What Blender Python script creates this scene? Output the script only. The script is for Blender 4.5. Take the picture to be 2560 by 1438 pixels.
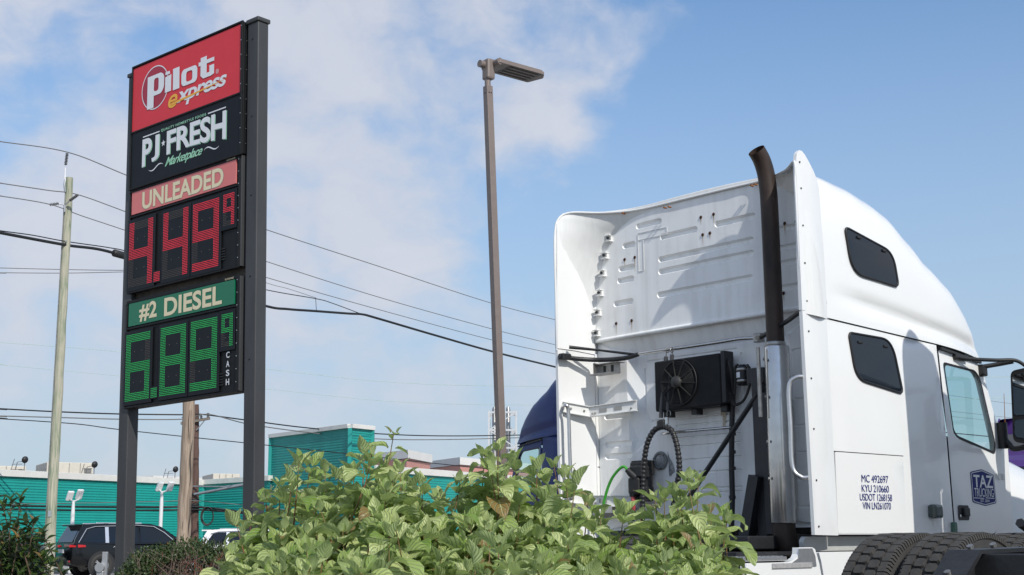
import bpy, bmesh, math, random
import numpy as np
from mathutils import Vector, Matrix
from mathutils.geometry import delaunay_2d_cdt

for o in list(bpy.data.objects):
    bpy.data.objects.remove(o, do_unlink=True)
scene = bpy.context.scene
COL = scene.collection
R = math.radians
rng = random.Random(7)

# ------------------------------------------------------------------ camera
PW, PH, FPX, HOR, ROLL, EYE = 2560.0, 1438.0, 3300.0, 640.0, -0.008, 1.0
pitch = math.atan(HOR / FPX)
FW = Vector((0, math.cos(pitch), math.sin(pitch)))
r0 = Vector((1, 0, 0)); u0 = r0.cross(FW)
CR = math.cos(ROLL) * r0 + math.sin(ROLL) * u0
CU = math.cos(ROLL) * u0 - math.sin(ROLL) * r0
CO = Vector((0, 0, EYE))
cam = bpy.data.cameras.new('camera'); cam_ob = bpy.data.objects.new('camera', cam); COL.objects.link(cam_ob)
cam.sensor_width = 36.0; cam.lens = FPX / PW * 36.0; cam.clip_start = 0.05; cam.clip_end = 3000
m = Matrix.Identity(4)
for i in range(3):
    m[i][0] = CR[i]; m[i][1] = CU[i]; m[i][2] = -FW[i]; m[i][3] = CO[i]
cam_ob.matrix_world = m
scene.camera = cam_ob

def ray(px, py):
    return FW * FPX + CR * (px - PW / 2) - CU * (py - PH / 2)
def at(px, py, Y):
    d = ray(px, py); return CO + d * (Y / d.y)

# ------------------------------------------------------------------ sun, sky, exposure
SUN_AZ, SUN_EL = 151.0, 39.0          # where the sun stands, degrees clockwise from the view axis
sd = Vector((math.sin(R(SUN_AZ)) * math.cos(R(SUN_EL)), math.cos(R(SUN_AZ)) * math.cos(R(SUN_EL)), math.sin(R(SUN_EL))))
sun = bpy.data.lights.new('sun', 'SUN'); sun.energy = 2.55; sun.angle = R(0.53); sun.color = (1.0, 0.965, 0.89)
sun_ob = bpy.data.objects.new('sun', sun); COL.objects.link(sun_ob)
sun_ob.rotation_euler = sd.to_track_quat('Z', 'Y').to_euler(); sun_ob.location = (8, -10, 20)

world = bpy.data.worlds.new('World'); scene.world = world; world.use_nodes = True
wn, wl = world.node_tree.nodes, world.node_tree.links
wn.clear()
def N(t, nodes=wn, **kw):
    n = nodes.new(t)
    for k, v in kw.items(): setattr(n, k, v)
    return n
out = N('ShaderNodeOutputWorld'); bg = N('ShaderNodeBackground'); bg.inputs['Strength'].default_value = 0.15
sky = N('ShaderNodeTexSky', sky_type='NISHITA', sun_disc=False, sun_elevation=R(SUN_EL), sun_rotation=R(SUN_AZ),
        altitude=30.0, air_density=1.0, dust_density=0.2, ozone_density=2.0)
tc = N('ShaderNodeTexCoord')
sep = N('ShaderNodeSeparateXYZ'); wl.new(tc.outputs['Generated'], sep.inputs[0])
def wmath(op, a, b=None, c=None):
    n = N('ShaderNodeMath', operation=op)
    for i, v in enumerate((a, b, c)):
        if v is None: continue
        if isinstance(v, (int, float)): n.inputs[i].default_value = v
        else: wl.new(v, n.inputs[i])
    return n.outputs[0]
def blob(px, py, sig, amp):
    d = ray(px, py).normalized()
    v = N('ShaderNodeVectorMath', operation='DISTANCE'); wl.new(warp, v.inputs[0]); v.inputs[1].default_value = d
    e = wmath('MULTIPLY', wmath('POWER', wmath('DIVIDE', v.outputs['Value'], sig), 2.0), -1.0)
    return wmath('MULTIPLY', wmath('EXPONENT', e), amp)
wz = N('ShaderNodeTexNoise'); wz.inputs['Scale'].default_value = 9.0; wz.inputs['Detail'].default_value = 5
wl.new(tc.outputs['Generated'], wz.inputs['Vector'])
wsub = N('ShaderNodeVectorMath', operation='SUBTRACT'); wl.new(wz.outputs['Color'], wsub.inputs[0]); wsub.inputs[1].default_value = (.5, .5, .5)
wsc = N('ShaderNodeVectorMath', operation='SCALE'); wl.new(wsub.outputs[0], wsc.inputs[0]); wsc.inputs['Scale'].default_value = 0.07
wadd = N('ShaderNodeVectorMath', operation='ADD'); wl.new(tc.outputs['Generated'], wadd.inputs[0]); wl.new(wsc.outputs[0], wadd.inputs[1])
warp = wadd.outputs[0]
stretch = N('ShaderNodeMapping'); stretch.inputs['Scale'].default_value = (1.0, 1.0, 1.5); wl.new(warp, stretch.inputs['Vector'])
n1 = N('ShaderNodeTexNoise'); n1.inputs['Scale'].default_value = 9.5; n1.inputs['Detail'].default_value = 9; n1.inputs['Roughness'].default_value = .54
wl.new(stretch.outputs[0], n1.inputs['Vector'])
n2 = N('ShaderNodeTexNoise'); n2.inputs['Scale'].default_value = 2.1; n2.inputs['Detail'].default_value = 3
wl.new(stretch.outputs[0], n2.inputs['Vector'])
dens = wmath('ADD', wmath('MULTIPLY', n1.outputs['Fac'], 1.75), wmath('MULTIPLY', n2.outputs['Fac'], 0.45))
# the cloud bank in view: a soft bank to the left that thins out over the lorry
for b in ((900, 210, .17, .08), (1180, 330, .13, .10), (1450, 240, .075, .30), (640, 650, .16, .06), (330, 330, .16, .05), (150, 800, .16, .08), (1010, 600, .10, .0),
          (2200, 260, .17, -.50), (1900, 620, .12, -.42), (2450, 700, .18, -.42), (1330, 60, .05, -.16), (60, 250, .06, -.26), (330, 40, .07, -.22), (1750, 120, .09, -.26), (1250, 520, .05, -.12), (1480, 560, .08, -.20)):
    dens = wmath('ADD', dens, blob(*b))
ramp = N('ShaderNodeMapRange', interpolation_type='SMOOTHSTEP'); wl.new(dens, ramp.inputs['Value'])
ramp.inputs['From Min'].default_value = .82; ramp.inputs['From Max'].default_value = 1.42; ramp.inputs['To Max'].default_value = 0.90
hz = N('ShaderNodeMapRange', interpolation_type='SMOOTHSTEP'); wl.new(sep.outputs['Z'], hz.inputs['Value'])
hz.inputs['From Min'].default_value = 0.0; hz.inputs['From Max'].default_value = 0.17; hz.inputs['To Min'].default_value = 0.35
cm = wmath('MULTIPLY', ramp.outputs[0], hz.outputs[0])
ccol = N('ShaderNodeMix', data_type='RGBA'); wl.new(n1.outputs['Fac'], ccol.inputs['Factor'])
ccol.inputs['A'].default_value = (2.35, 2.6, 3.1, 1); ccol.inputs['B'].default_value = (3.45, 3.5, 3.8, 1)
sat = N('ShaderNodeHueSaturation'); sat.inputs['Saturation'].default_value = 1.14; sat.inputs['Value'].default_value = .76; wl.new(sky.outputs[0], sat.inputs['Color'])
hf = N('ShaderNodeMapRange', interpolation_type='SMOOTHSTEP'); wl.new(sep.outputs['Z'], hf.inputs['Value'])
hf.inputs['From Min'].default_value = 0.0; hf.inputs['From Max'].default_value = 0.50; hf.inputs['To Min'].default_value = 0.90; hf.inputs['To Max'].default_value = 0.0
hmix = N('ShaderNodeMix', data_type='RGBA'); wl.new(hf.outputs[0], hmix.inputs['Factor']); wl.new(sat.outputs[0], hmix.inputs['A']); hmix.inputs['B'].default_value = (1.90, 2.35, 2.92, 1)
mix = N('ShaderNodeMix', data_type='RGBA'); wl.new(cm, mix.inputs['Factor']); wl.new(hmix.outputs['Result'], mix.inputs['A']); wl.new(ccol.outputs['Result'], mix.inputs['B'])
wl.new(mix.outputs['Result'], bg.inputs['Color']); wl.new(bg.outputs[0], out.inputs['Surface'])

vs = scene.view_settings
vs.view_transform = 'Standard'; vs.look = 'None'; vs.gamma = 1.0; vs.exposure = 0.52; vs.use_curve_mapping = False
scene.cycles.max_bounces = 8; scene.cycles.transparent_max_bounces = 12; scene.cycles.use_denoising = True

# ------------------------------------------------------------------ materials
MATS = {}
def mat(name, col, rough=.5, metal=0.0, var=0.0, vscale=6.0, bump=0.0, bscale=40.0, coat=0.0, emit=None, estr=1.0, stretch=None, col2=None, spec=None):
    if name in MATS: return MATS[name]
    M = bpy.data.materials.new(name); M.use_nodes = True
    n, l = M.node_tree.nodes, M.node_tree.links
    b = n['Principled BSDF']
    b.inputs['Base Color'].default_value = (*col, 1); b.inputs['Roughness'].default_value = rough; b.inputs['Metallic'].default_value = metal
    if coat: b.inputs['Coat Weight'].default_value = coat; b.inputs['Coat Roughness'].default_value = .05
    if spec is not None: b.inputs['Specular IOR Level'].default_value = spec
    if emit: b.inputs['Emission Color'].default_value = (*emit, 1); b.inputs['Emission Strength'].default_value = estr
    if var or bump:
        t = n.new('ShaderNodeTexCoord'); mp = n.new('ShaderNodeMapping'); l.new(t.outputs['Object'], mp.inputs['Vector'])
        if stretch: mp.inputs['Scale'].default_value = stretch
        if var:
            x = n.new('ShaderNodeTexNoise'); x.inputs['Scale'].default_value = vscale; x.inputs['Detail'].default_value = 6; x.inputs['Roughness'].default_value = .6
            l.new(mp.outputs[0], x.inputs['Vector'])
            rp = n.new('ShaderNodeMapRange'); rp.inputs['From Min'].default_value = .3; rp.inputs['From Max'].default_value = .7; l.new(x.outputs['Fac'], rp.inputs['Value'])
            mx = n.new('ShaderNodeMix'); mx.data_type = 'RGBA'; l.new(rp.outputs[0], mx.inputs['Factor'])
            c2 = col2 if col2 else tuple(c * (1 - var) for c in col)
            mx.inputs['A'].default_value = (*col, 1); mx.inputs['B'].default_value = (*c2, 1)
            l.new(mx.outputs['Result'], b.inputs['Base Color'])
            rr = n.new('ShaderNodeMapRange'); rr.inputs['To Min'].default_value = max(.02, rough - .06); rr.inputs['To Max'].default_value = min(1, rough + .1)
            l.new(x.outputs['Fac'], rr.inputs['Value']); l.new(rr.outputs[0], b.inputs['Roughness'])
        if bump:
            y = n.new('ShaderNodeTexNoise'); y.inputs['Scale'].default_value = bscale; y.inputs['Detail'].default_value = 5; l.new(mp.outputs[0], y.inputs['Vector'])
            bp = n.new('ShaderNodeBump'); bp.inputs['Strength'].default_value = bump; bp.inputs['Distance'].default_value = .02
            l.new(y.outputs['Fac'], bp.inputs['Height']); l.new(bp.outputs[0], b.inputs['Normal'])
    MATS[name] = M
    return M

def leaf_mat(name, c1, c2, under, vein, rough=.42, trans=.28, nveins=7.0, vamt=.5):
    M = bpy.data.materials.new(name); M.use_nodes = True
    n, l = M.node_tree.nodes, M.node_tree.links
    b = n['Principled BSDF']; b.inputs['Roughness'].default_value = rough; b.inputs['Specular IOR Level'].default_value = .45
    def mth(op, a, c=None):
        k = n.new('ShaderNodeMath'); k.operation = op
        for i, v in enumerate((a, c)):
            if v is None: continue
            if isinstance(v, (int, float)): k.inputs[i].default_value = v
            else: l.new(v, k.inputs[i])
        return k.outputs[0]
    uv = n.new('ShaderNodeUVMap'); sp = n.new('ShaderNodeSeparateXYZ'); l.new(uv.outputs[0], sp.inputs[0])
    av = mth('ABSOLUTE', mth('SUBTRACT', sp.outputs['Y'], .5))
    s = mth('SINE', mth('MULTIPLY', mth('SUBTRACT', sp.outputs['X'], mth('MULTIPLY', av, .75)), 6.283 * nveins))
    side = mth('POWER', mth('MAXIMUM', s, 0.0), 3.0)
    mid = mth('LESS_THAN', av, .022)
    vf = mth('MAXIMUM', side, mid)
    oi = n.new('ShaderNodeObjectInfo'); ge = n.new('ShaderNodeNewGeometry')
    rnd = mth('FRACT', mth('ADD', oi.outputs['Random'], ge.outputs['Random Per Island']))
    mx = n.new('ShaderNodeMix'); mx.data_type = 'RGBA'; l.new(rnd, mx.inputs['Factor']); mx.inputs['A'].default_value = (*c1, 1); mx.inputs['B'].default_value = (*c2, 1)
    br = n.new('ShaderNodeMix'); br.data_type = 'RGBA'; l.new(mth('GREATER_THAN', rnd, .975), br.inputs['Factor']); l.new(mx.outputs['Result'], br.inputs['A']); br.inputs['B'].default_value = (.26, .17, .06, 1); mx = br
    mv = n.new('ShaderNodeMix'); mv.data_type = 'RGBA'; l.new(mth('MULTIPLY', vf, vamt), mv.inputs['Factor']); l.new(mx.outputs['Result'], mv.inputs['A']); mv.inputs['B'].default_value = (*vein, 1)
    mu = n.new('ShaderNodeMix'); mu.data_type = 'RGBA'; l.new(ge.outputs['Backfacing'], mu.inputs['Factor']); l.new(mv.outputs['Result'], mu.inputs['A']); mu.inputs['B'].default_value = (*under, 1)
    l.new(mu.outputs['Result'], b.inputs['Base Color'])
    bp = n.new('ShaderNodeBump'); bp.inputs['Strength'].default_value = .9; bp.inputs['Distance'].default_value = .006; bp.invert = True
    l.new(vf, bp.inputs['Height']); l.new(bp.outputs[0], b.inputs['Normal'])
    tr = n.new('ShaderNodeBsdfTranslucent'); hs = n.new('ShaderNodeHueSaturation'); hs.inputs['Saturation'].default_value = 1.25; hs.inputs['Value'].default_value = 1.6
    l.new(mu.outputs['Result'], hs.inputs['Color']); l.new(hs.outputs[0], tr.inputs['Color'])
    ms = n.new('ShaderNodeMixShader'); ms.inputs[0].default_value = trans; l.new(b.outputs[0], ms.inputs[1]); l.new(tr.outputs[0], ms.inputs[2])
    l.new(ms.outputs[0], n['Material Output'].inputs['Surface'])
    return M

def glass_mat(name, tint, frac=.85):
    M = bpy.data.materials.new(name); M.use_nodes = True
    n, l = M.node_tree.nodes, M.node_tree.links
    n.remove(n['Principled BSDF'])
    t = n.new('ShaderNodeBsdfTransparent'); t.inputs[0].default_value = (*tint, 1)
    g = n.new('ShaderNodeBsdfGlossy'); g.inputs['Roughness'].default_value = .02; g.inputs['Color'].default_value = (1, 1, 1, 1)
    f = n.new('ShaderNodeLayerWeight'); f.inputs['Blend'].default_value = .5
    p = n.new('ShaderNodeMath'); p.operation = 'POWER'; p.inputs[1].default_value = 4.0; l.new(f.outputs['Facing'], p.inputs[0])
    a = n.new('ShaderNodeMath'); a.operation = 'MULTIPLY_ADD'; a.inputs[1].default_value = .7; a.inputs[2].default_value = .05; l.new(p.outputs[0], a.inputs[0])
    ms = n.new('ShaderNodeMixShader'); l.new(a.outputs[0], ms.inputs[0]); l.new(t.outputs[0], ms.inputs[1]); l.new(g.outputs[0], ms.inputs[2])
    l.new(ms.outputs[0], n['Material Output'].inputs['Surface'])
    return M

# dusty, rain streaked white paint for the lorry's rear wall
def wall_mat():
    M = bpy.data.materials.new('weathered white panel'); M.use_nodes = True
    n, l = M.node_tree.nodes, M.node_tree.links; b = n['Principled BSDF']; b.inputs['Roughness'].default_value = .32
    t = n.new('ShaderNodeTexCoord')
    mp = n.new('ShaderNodeMapping'); mp.inputs['Scale'].default_value = (14, 14, 1.1); l.new(t.outputs['Object'], mp.inputs['Vector'])
    a = n.new('ShaderNodeTexNoise'); a.inputs['Scale'].default_value = 1.0; a.inputs['Detail'].default_value = 5; l.new(mp.outputs[0], a.inputs['Vector'])
    c = n.new('ShaderNodeTexNoise'); c.inputs['Scale'].default_value = 2.3; c.inputs['Detail'].default_value = 6; l.new(t.outputs['Object'], c.inputs['Vector'])
    d = n.new('ShaderNodeTexVoronoi'); d.inputs['Scale'].default_value = 26; l.new(t.outputs['Object'], d.inputs['Vector'])
    sp = n.new('ShaderNodeMapRange'); sp.inputs['From Min'].default_value = .10; sp.inputs['From Max'].default_value = .06; l.new(d.outputs['Distance'], sp.inputs['Value'])
    mu = n.new('ShaderNodeMath'); mu.operation = 'MULTIPLY'; l.new(a.outputs['Fac'], mu.inputs[0]); l.new(c.outputs['Fac'], mu.inputs[1])
    rp = n.new('ShaderNodeMapRange'); rp.inputs['From Min'].default_value = .22; rp.inputs['From Max'].default_value = .42; l.new(mu.outputs[0], rp.inputs['Value'])
    mx = n.new('ShaderNodeMix'); mx.data_type = 'RGBA'; mx.inputs['A'].default_value = (.90, .90, .885, 1); mx.inputs['B'].default_value = (.77, .765, .745, 1); l.new(rp.outputs[0], mx.inputs['Factor'])
    m2 = n.new('ShaderNodeMix'); m2.data_type = 'RGBA'; m2.inputs['B'].default_value = (.32, .30, .27, 1); l.new(mx.outputs['Result'], m2.inputs['A'])
    s2 = n.new('ShaderNodeMath'); s2.operation = 'MULTIPLY'; s2.inputs[1].default_value = .35; l.new(sp.outputs[0], s2.inputs[0]); l.new(s2.outputs[0], m2.inputs['Factor'])
    l.new(m2.outputs['Result'], b.inputs['Base Color'])
    MATS['wall'] = M; return M

WHITE = mat('white paint', (.80, .80, .785), .25, coat=.6, bump=.03, bscale=1.0)
WALL = wall_mat()
EXTIN = mat('white fairing inside', (.78, .78, .76), .35, var=.08, vscale=5.0, stretch=(6, 6, .8))
BLACKP = mat('black plastic', (.018, .018, .019), .5, var=.3, vscale=20)
BLACKM = mat('black painted steel', (.022, .023, .025), .42, var=.35, vscale=12, bump=.1)
RUBBER = mat('rubber', (.026, .025, .024), .78, var=.3, vscale=25, bump=.15, bscale=120, col2=(.045, .042, .038))
CHROME = mat('chrome', (.60, .595, .585), .2, 1.0, var=.12, vscale=14)
STEEL = mat('dull steel', (.45, .45, .44), .38, .9, var=.35, vscale=16, col2=(.27, .25, .23))
ALU = mat('brushed aluminium', (.68, .68, .68), .30, .9, var=.15, vscale=22)
RUST = mat('rust', (.22, .075, .025), .9, var=.5, vscale=60, col2=(.35, .15, .06))
PIPE = mat('heat stained exhaust pipe', (.075, .048, .036), .5, .4, var=.6, vscale=3.0, col2=(.018, .015, .014), stretch=(1, 1, .5))
DKGLASS = mat('dark tinted glass', (.008, .012, .018), .03, coat=.0, spec=.42)
GLASS = glass_mat('cab window glass', (.80, .93, .91))
NAVY = mat('navy print', (.020, .030, .17), .6, spec=.2)
DARKIN = mat('grey cab interior', (.12, .125, .125), .85)

# ------------------------------------------------------------------ object helpers
def tag(o, label=None, cat=None, group=None, kind=None):
    if label: o['label'] = label
    if cat: o['category'] = cat
    if group: o['group'] = group
    if kind: o['kind'] = kind
    return o
def empty(name, loc=(0, 0, 0), rotz=0.0, mw=None):
    o = bpy.data.objects.new(name, None); COL.objects.link(o); o.empty_display_size = .2
    if mw is not None: o.matrix_world = mw
    else: o.location = loc; o.rotation_euler = (0, 0, rotz)
    return o
def link(name, me, parent=None):
    o = bpy.data.objects.new(name, me); COL.objects.link(o)
    if parent: o.parent = parent
    return o
class MB:
    def __init__(s): s.v = []; s.f = []; s.sm = []
    def add(s, vs, fs, smooth=False):
        k = len(s.v); s.v += [tuple(p) for p in vs]; s.f += [tuple(i + k for i in f) for f in fs]; s.sm += [smooth] * len(fs); return s
    def box(s, lo, hi, bev=0.0):
        (a, b, c), (d, e, f) = lo, hi
        a, d = min(a, d), max(a, d); b, e = min(b, e), max(b, e); c, f = min(c, f), max(c, f)
        if not bev:
            return s.add([(a, b, c), (d, b, c), (d, e, c), (a, e, c), (a, b, f), (d, b, f), (d, e, f), (a, e, f)],
                         [(3, 2, 1, 0), (4, 5, 6, 7), (0, 1, 5, 4), (1, 2, 6, 5), (2, 3, 7, 6), (3, 0, 4, 7)])
        t = bmesh.new(); bmesh.ops.create_cube(t, size=1.0)
        for v in t.verts: v.co = Vector(((a + d) / 2 + v.co.x * (d - a), (b + e) / 2 + v.co.y * (e - b), (c + f) / 2 + v.co.z * (f - c)))
        bmesh.ops.bevel(t, geom=list(t.edges), offset=min(bev, .45 * min(d - a, e - b, f - c)), segments=2, profile=.5, affect='EDGES')
        return s.bm(t)
    def bm(s, t, smooth=False, mw=None):
        t.verts.index_update()
        s.add([(mw @ v.co if mw else v.co) for v in t.verts], [[v.index for v in f.verts] for f in t.faces], smooth); t.free(); return s
    def obox(s, c, ax, ay, az, hx, hy, hz, bev=0.0):
        q = MB().box((-hx, -hy, -hz), (hx, hy, hz), bev); c = Vector(c)
        return s.add([c + ax * p[0] + ay * p[1] + az * p[2] for p in q.v], q.f)
    def beam(s, a, b, w, h, up=(0, 0, 1), bev=0.0):
        a, b = Vector(a), Vector(b); x = (b - a); L = x.length; x.normalize(); up = Vector(up)
        if abs(x.dot(up)) > .98: up = Vector((0, 1, 0))
        y = up.cross(x).normalized(); z = x.cross(y)
        return s.obox((a + b) / 2, x, y, z, L / 2, w / 2, h / 2, bev)
    def tube(s, pts, r, n=10, cap=True, smooth=True):
        pts = [Vector(p) for p in pts]; rs = r if isinstance(r, (list, tuple)) else [r] * len(pts)
        V, F = [], []; t = (pts[1] - pts[0]).normalized()
        nrm = t.orthogonal().normalized()
        for i, p in enumerate(pts):
            if i == 0: tt = (pts[1] - p)
            elif i == len(pts) - 1: tt = (p - pts[i - 1])
            else: tt = (pts[i + 1] - pts[i - 1])
            tt.normalize(); nrm = (nrm - tt * nrm.dot(tt)).normalized(); bn = tt.cross(nrm)
            for k in range(n):
                a = 2 * math.pi * k / n; V.append(p + (nrm * math.cos(a) + bn * math.sin(a)) * rs[i])
        for i in range(len(pts) - 1):
            for k in range(n): F.append((i * n + k, i * n + (k + 1) % n, (i + 1) * n + (k + 1) % n, (i + 1) * n + k))
        s.add(V, F, smooth)
        if cap:
            e = len(pts) - 1
            s.add(V[:n], [tuple(reversed(range(n)))]); s.add(V[e * n:], [tuple(range(n))])
        return s
    def cyl(s, a, b, r, n=16, smooth=True): return s.tube([a, b], r, n, True, smooth)
    def lathe(s, prof, c, axis, n=32, smooth=True, closed=False):
        c = Vector(c); ax = Vector(axis).normalized(); e1 = ax.orthogonal().normalized(); e2 = ax.cross(e1)
        V = []; F = []; P = len(prof)
        for k in range(n):
            a = 2 * math.pi * k / n; d = e1 * math.cos(a) + e2 * math.sin(a)
            for (r, h) in prof: V.append(c + d * r + ax * h)
        for k in range(n):
            for i in range(P if closed else P - 1):
                j = (i + 1) % P
                F.append((k * P + i, ((k + 1) % n) * P + i, ((k + 1) % n) * P + j, k * P + j))
        return s.add(V, F, smooth)
    def prism(s, poly, fn, d0, d1):
        """polygon in 2-D, extruded between depths d0 and d1; fn(u, v, d) -> 3-D"""
        n = len(poly); V = [fn(u, v, d0) for u, v in poly] + [fn(u, v, d1) for u, v in poly]
        tri = cdt(poly)
        T = [t for t in tri[1]]; P = tri[0]
        k = len(P); VV = [fn(u, v, d0) for u, v in P] + [fn(u, v, d1) for u, v in P]
        s.add(VV, [tuple(reversed(t)) for t in T] + [tuple(i + k for i in t) for t in T])
        s.add(V, [(i, (i + 1) % n, n + (i + 1) % n, n + i) for i in range(n)])
        return s
    def build(s, name, material, parent=None, bevel=0.0, fixn=True, auto=None):
        me = bpy.data.meshes.new(name); me.from_pydata(s.v, [], s.f)
        if fixn or auto is not None:
            t = bmesh.new(); t.from_mesh(me)
            for f, q in zip(t.faces, s.sm): f.smooth = q
            if bevel:
                bmesh.ops.remove_doubles(t, verts=list(t.verts), dist=1e-5)
            if auto is not None:
                bmesh.ops.remove_doubles(t, verts=list(t.verts), dist=1e-5)
                for f in t.faces: f.smooth = True
                for e in t.edges:
                    if len(e.link_faces) == 2 and e.calc_face_angle(0) > auto: e.smooth = False
            if fixn: bmesh.ops.recalc_face_normals(t, faces=list(t.faces))
            t.to_mesh(me); t.free()
        else:
            me.polygons.foreach_set('use_smooth', s.sm)
        me.materials.append(material)
        o = link(name, me, parent)
        if name in SMALL: o['kind'] = 'stuff'
        return o
SMALL = {'rivet', 'screw', 'bolt', 'lip_bolt', 'joint_bolt', 'bolt_hole', 'rust_streak', 'lit_diode', 'unlit_diode', 'vent_slot', 'stem', 'twig', 'louvre', 'panel_joint', 'lens_bar', 'split', 'fan_guard', 'guard_spoke', 'fan_blade', 'band', 'tape_frame', 'slot', 'bracket_slot', 'latch', 'ornament', 'tread'}

def cdt(loop, holes=(), pts=(), extra=()):
    """triangulate a polygon with holes; returns (points, triangles)"""
    V = [Vector(p) for p in loop]; E = [(i, (i + 1) % len(loop)) for i in range(len(loop))]
    for h in list(holes) + list(extra):
        k = len(V); V += [Vector(p) for p in h]; E += [(k + i, k + (i + 1) % len(h)) for i in range(len(h))]
    V += [Vector(p) for p in pts]
    vo, eo, fo, *_ = delaunay_2d_cdt(V, E, [], 0, 1e-6)
    def inside(p, L):
        c = False; x, y = p; j = len(L) - 1
        for i in range(len(L)):
            xi, yi = L[i][0], L[i][1]; xj, yj = L[j][0], L[j][1]
            if (yi > y) != (yj > y) and x < (xj - xi) * (y - yi) / (yj - yi) + xi: c = not c
            j = i
        return c
    T = []
    for f in fo:
        c = (sum(vo[i].x for i in f) / len(f), sum(vo[i].y for i in f) / len(f))
        if inside(c, loop) and not any(inside(c, h) for h in holes): T.append(tuple(f))
    return [(p.x, p.y) for p in vo], T
def rrect(x0, y0, x1, y1, r, n=5):
    r = min(r, abs(x1 - x0) / 2 - 1e-5, abs(y1 - y0) / 2 - 1e-5); P = []
    for cx, cy, a in ((x1 - r, y1 - r, 0), (x0 + r, y1 - r, 90), (x0 + r, y0 + r, 180), (x1 - r, y0 + r, 270)):
        for k in range(n + 1): t = R(a + 90 * k / n); P.append((cx + r * math.cos(t), cy + r * math.sin(t)))
    return P
def rpoly(pts, r, n=5):
    """polygon with rounded corners"""
    P = []; k = len(pts)
    for i in range(k):
        a, b, c = Vector(pts[i - 1]), Vector(pts[i]), Vector(pts[(i + 1) % k]); rr = r[i] if isinstance(r, (list, tuple)) else r
        d1 = (a - b); d2 = (c - b); q = min(rr, d1.length * .45, d2.length * .45)
        p1 = b + d1.normalized() * q; p2 = b + d2.normalized() * q
        for j in range(n + 1):
            t = j / n; P.append(tuple(p1 * (1 - t) ** 2 + b * 2 * t * (1 - t) + p2 * t * t))
    return P
def catmull(pts, n=8):
    pts = [Vector(p) for p in pts]; out = []
    for i in range(len(pts) - 1):
        p0 = pts[max(i - 1, 0)]; p1 = pts[i]; p2 = pts[i + 1]; p3 = pts[min(i + 2, len(pts) - 1)]
        for k in range(n):
            t = k / n
            out.append(.5 * ((2 * p1) + (-p0 + p2) * t + (2 * p0 - 5 * p1 + 4 * p2 - p3) * t * t + (-p0 + 3 * p1 - 3 * p2 + p3) * t ** 3))
    out.append(pts[-1]); return out

def text_geo(txt, bold=0.0, shear=0.0, spacing=1.0):
    cu = bpy.data.curves.new('text', 'FONT'); cu.body = txt; cu.offset = bold; cu.shear = shear; cu.space_character = spacing; cu.resolution_u = 5
    ob = bpy.data.objects.new('text', cu); COL.objects.link(ob)
    bpy.context.view_layer.update()
    ev = ob.evaluated_get(bpy.context.evaluated_depsgraph_get()); me = ev.to_mesh()
    V = [(v.co.x, v.co.y) for v in me.vertices]; F = [tuple(p.vertices) for p in me.polygons]
    ev.to_mesh_clear(); bpy.data.objects.remove(ob, do_unlink=True); bpy.data.curves.remove(cu)
    x0 = min(p[0] for p in V); x1 = max(p[0] for p in V); y0 = min(p[1] for p in V); y1 = max(p[1] for p in V)
    return [((p[0] - x0) / (x1 - x0), (p[1] - y0) / (y1 - y0)) for p in V], F
def put_text(mb, txt, u0, u1, v0, v1, fn, bold=0.0, shear=0.0, spacing=1.0, warp=None):
    V, F = text_geo(txt, bold, shear, spacing)
    P = []
    for a, b in V:
        u = u0 + a * (u1 - u0); v = v0 + b * (v1 - v0)
        if warp: u, v = warp(a, b, u, v)
        P.append(fn(u, v))
    mb.add(P, F); return mb
# ------------------------------------------------------------------ the ground
def ground_mat(name, c1, c2, sc, bump=.4):
    return mat(name, c1, .9, var=.5, vscale=sc, col2=c2, bump=bump, bscale=sc * 40)
g = MB(); S = 900
g.add([(-S, -S, 0), (S, -S, 0), (S, S, 0), (-S, S, 0)], [(0, 1, 2, 3)])
tag(g.build('ground', ground_mat('concrete lot', (.42, .405, .38), (.31, .30, .285), .8), fixn=False), 'pale concrete lot under the trucks and cars', 'ground', kind='structure')
g = MB(); g.add([(-90, 40, .004), (60, 62, .004), (60, 74, .004), (-90, 52, .004)], [(0, 1, 2, 3)])
tag(g.build('road', ground_mat('road asphalt', (.055, .055, .057), (.042, .042, .043), .5), fixn=False), 'dark asphalt road that the black car drives on', 'road', kind='structure')
g = MB(); g.add([(-9, 3.0, .006), (1.9, 3.0, .006), (1.9, 6.6, .006), (-1.0, 17.5, .006), (-9, 17.5, .006)], [(0, 1, 2, 3, 4)])
tag(g.build('planting_bed', ground_mat('bark mulch', (.10, .065, .04), (.05, .035, .025), 6.0, .8), fixn=False), 'brown mulch bed under the shrubs and the price sign', 'planting bed', kind='structure')

# ------------------------------------------------------------------ price sign
SU = Vector((0.76936573, -0.63852492, 0.01903416)); SV = Vector((-0.02043409, 0.0051817, 0.99977777)); SN = SU.cross(SV)
ZB = 6.73586688 / SV.z
SO = Vector((-3.03078649, 14.0, 6.73586688)) - SV * ZB
mw = Matrix.Identity(4)
for i in range(3):
    mw[i][0] = SU[i]; mw[i][1] = -SN[i]; mw[i][2] = SV[i]; mw[i][3] = SO[i]
sign = tag(empty('price_sign', mw=mw), 'tall charcoal fuel price sign on two posts with red logo panel and lit prices', 'price sign')
SBLK = mat('sign black paint', (.008, .009, .010), .5, var=.25, vscale=8, spec=.25)
SPOST = mat('sign post charcoal paint', (.050, .051, .053), .5, var=.3, vscale=4, stretch=(1, 1, .3), bump=.04, bscale=200)
SRED = mat('sign red face', (.66, .045, .060), .5, var=.06, vscale=3, spec=.3)
SPINK = mat('faded pink face', (.68, .20, .19), .5, var=.06, vscale=3, spec=.3)
SGREEN = mat('sign green face', (.005, .16, .075), .35, var=.06, vscale=3)
SDARK = mat('sign navy black face', (.007, .009, .013), .45, var=.15, vscale=4, spec=.22)
SWHITE = mat('sign white vinyl', (.72, .74, .76), .4)
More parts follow.
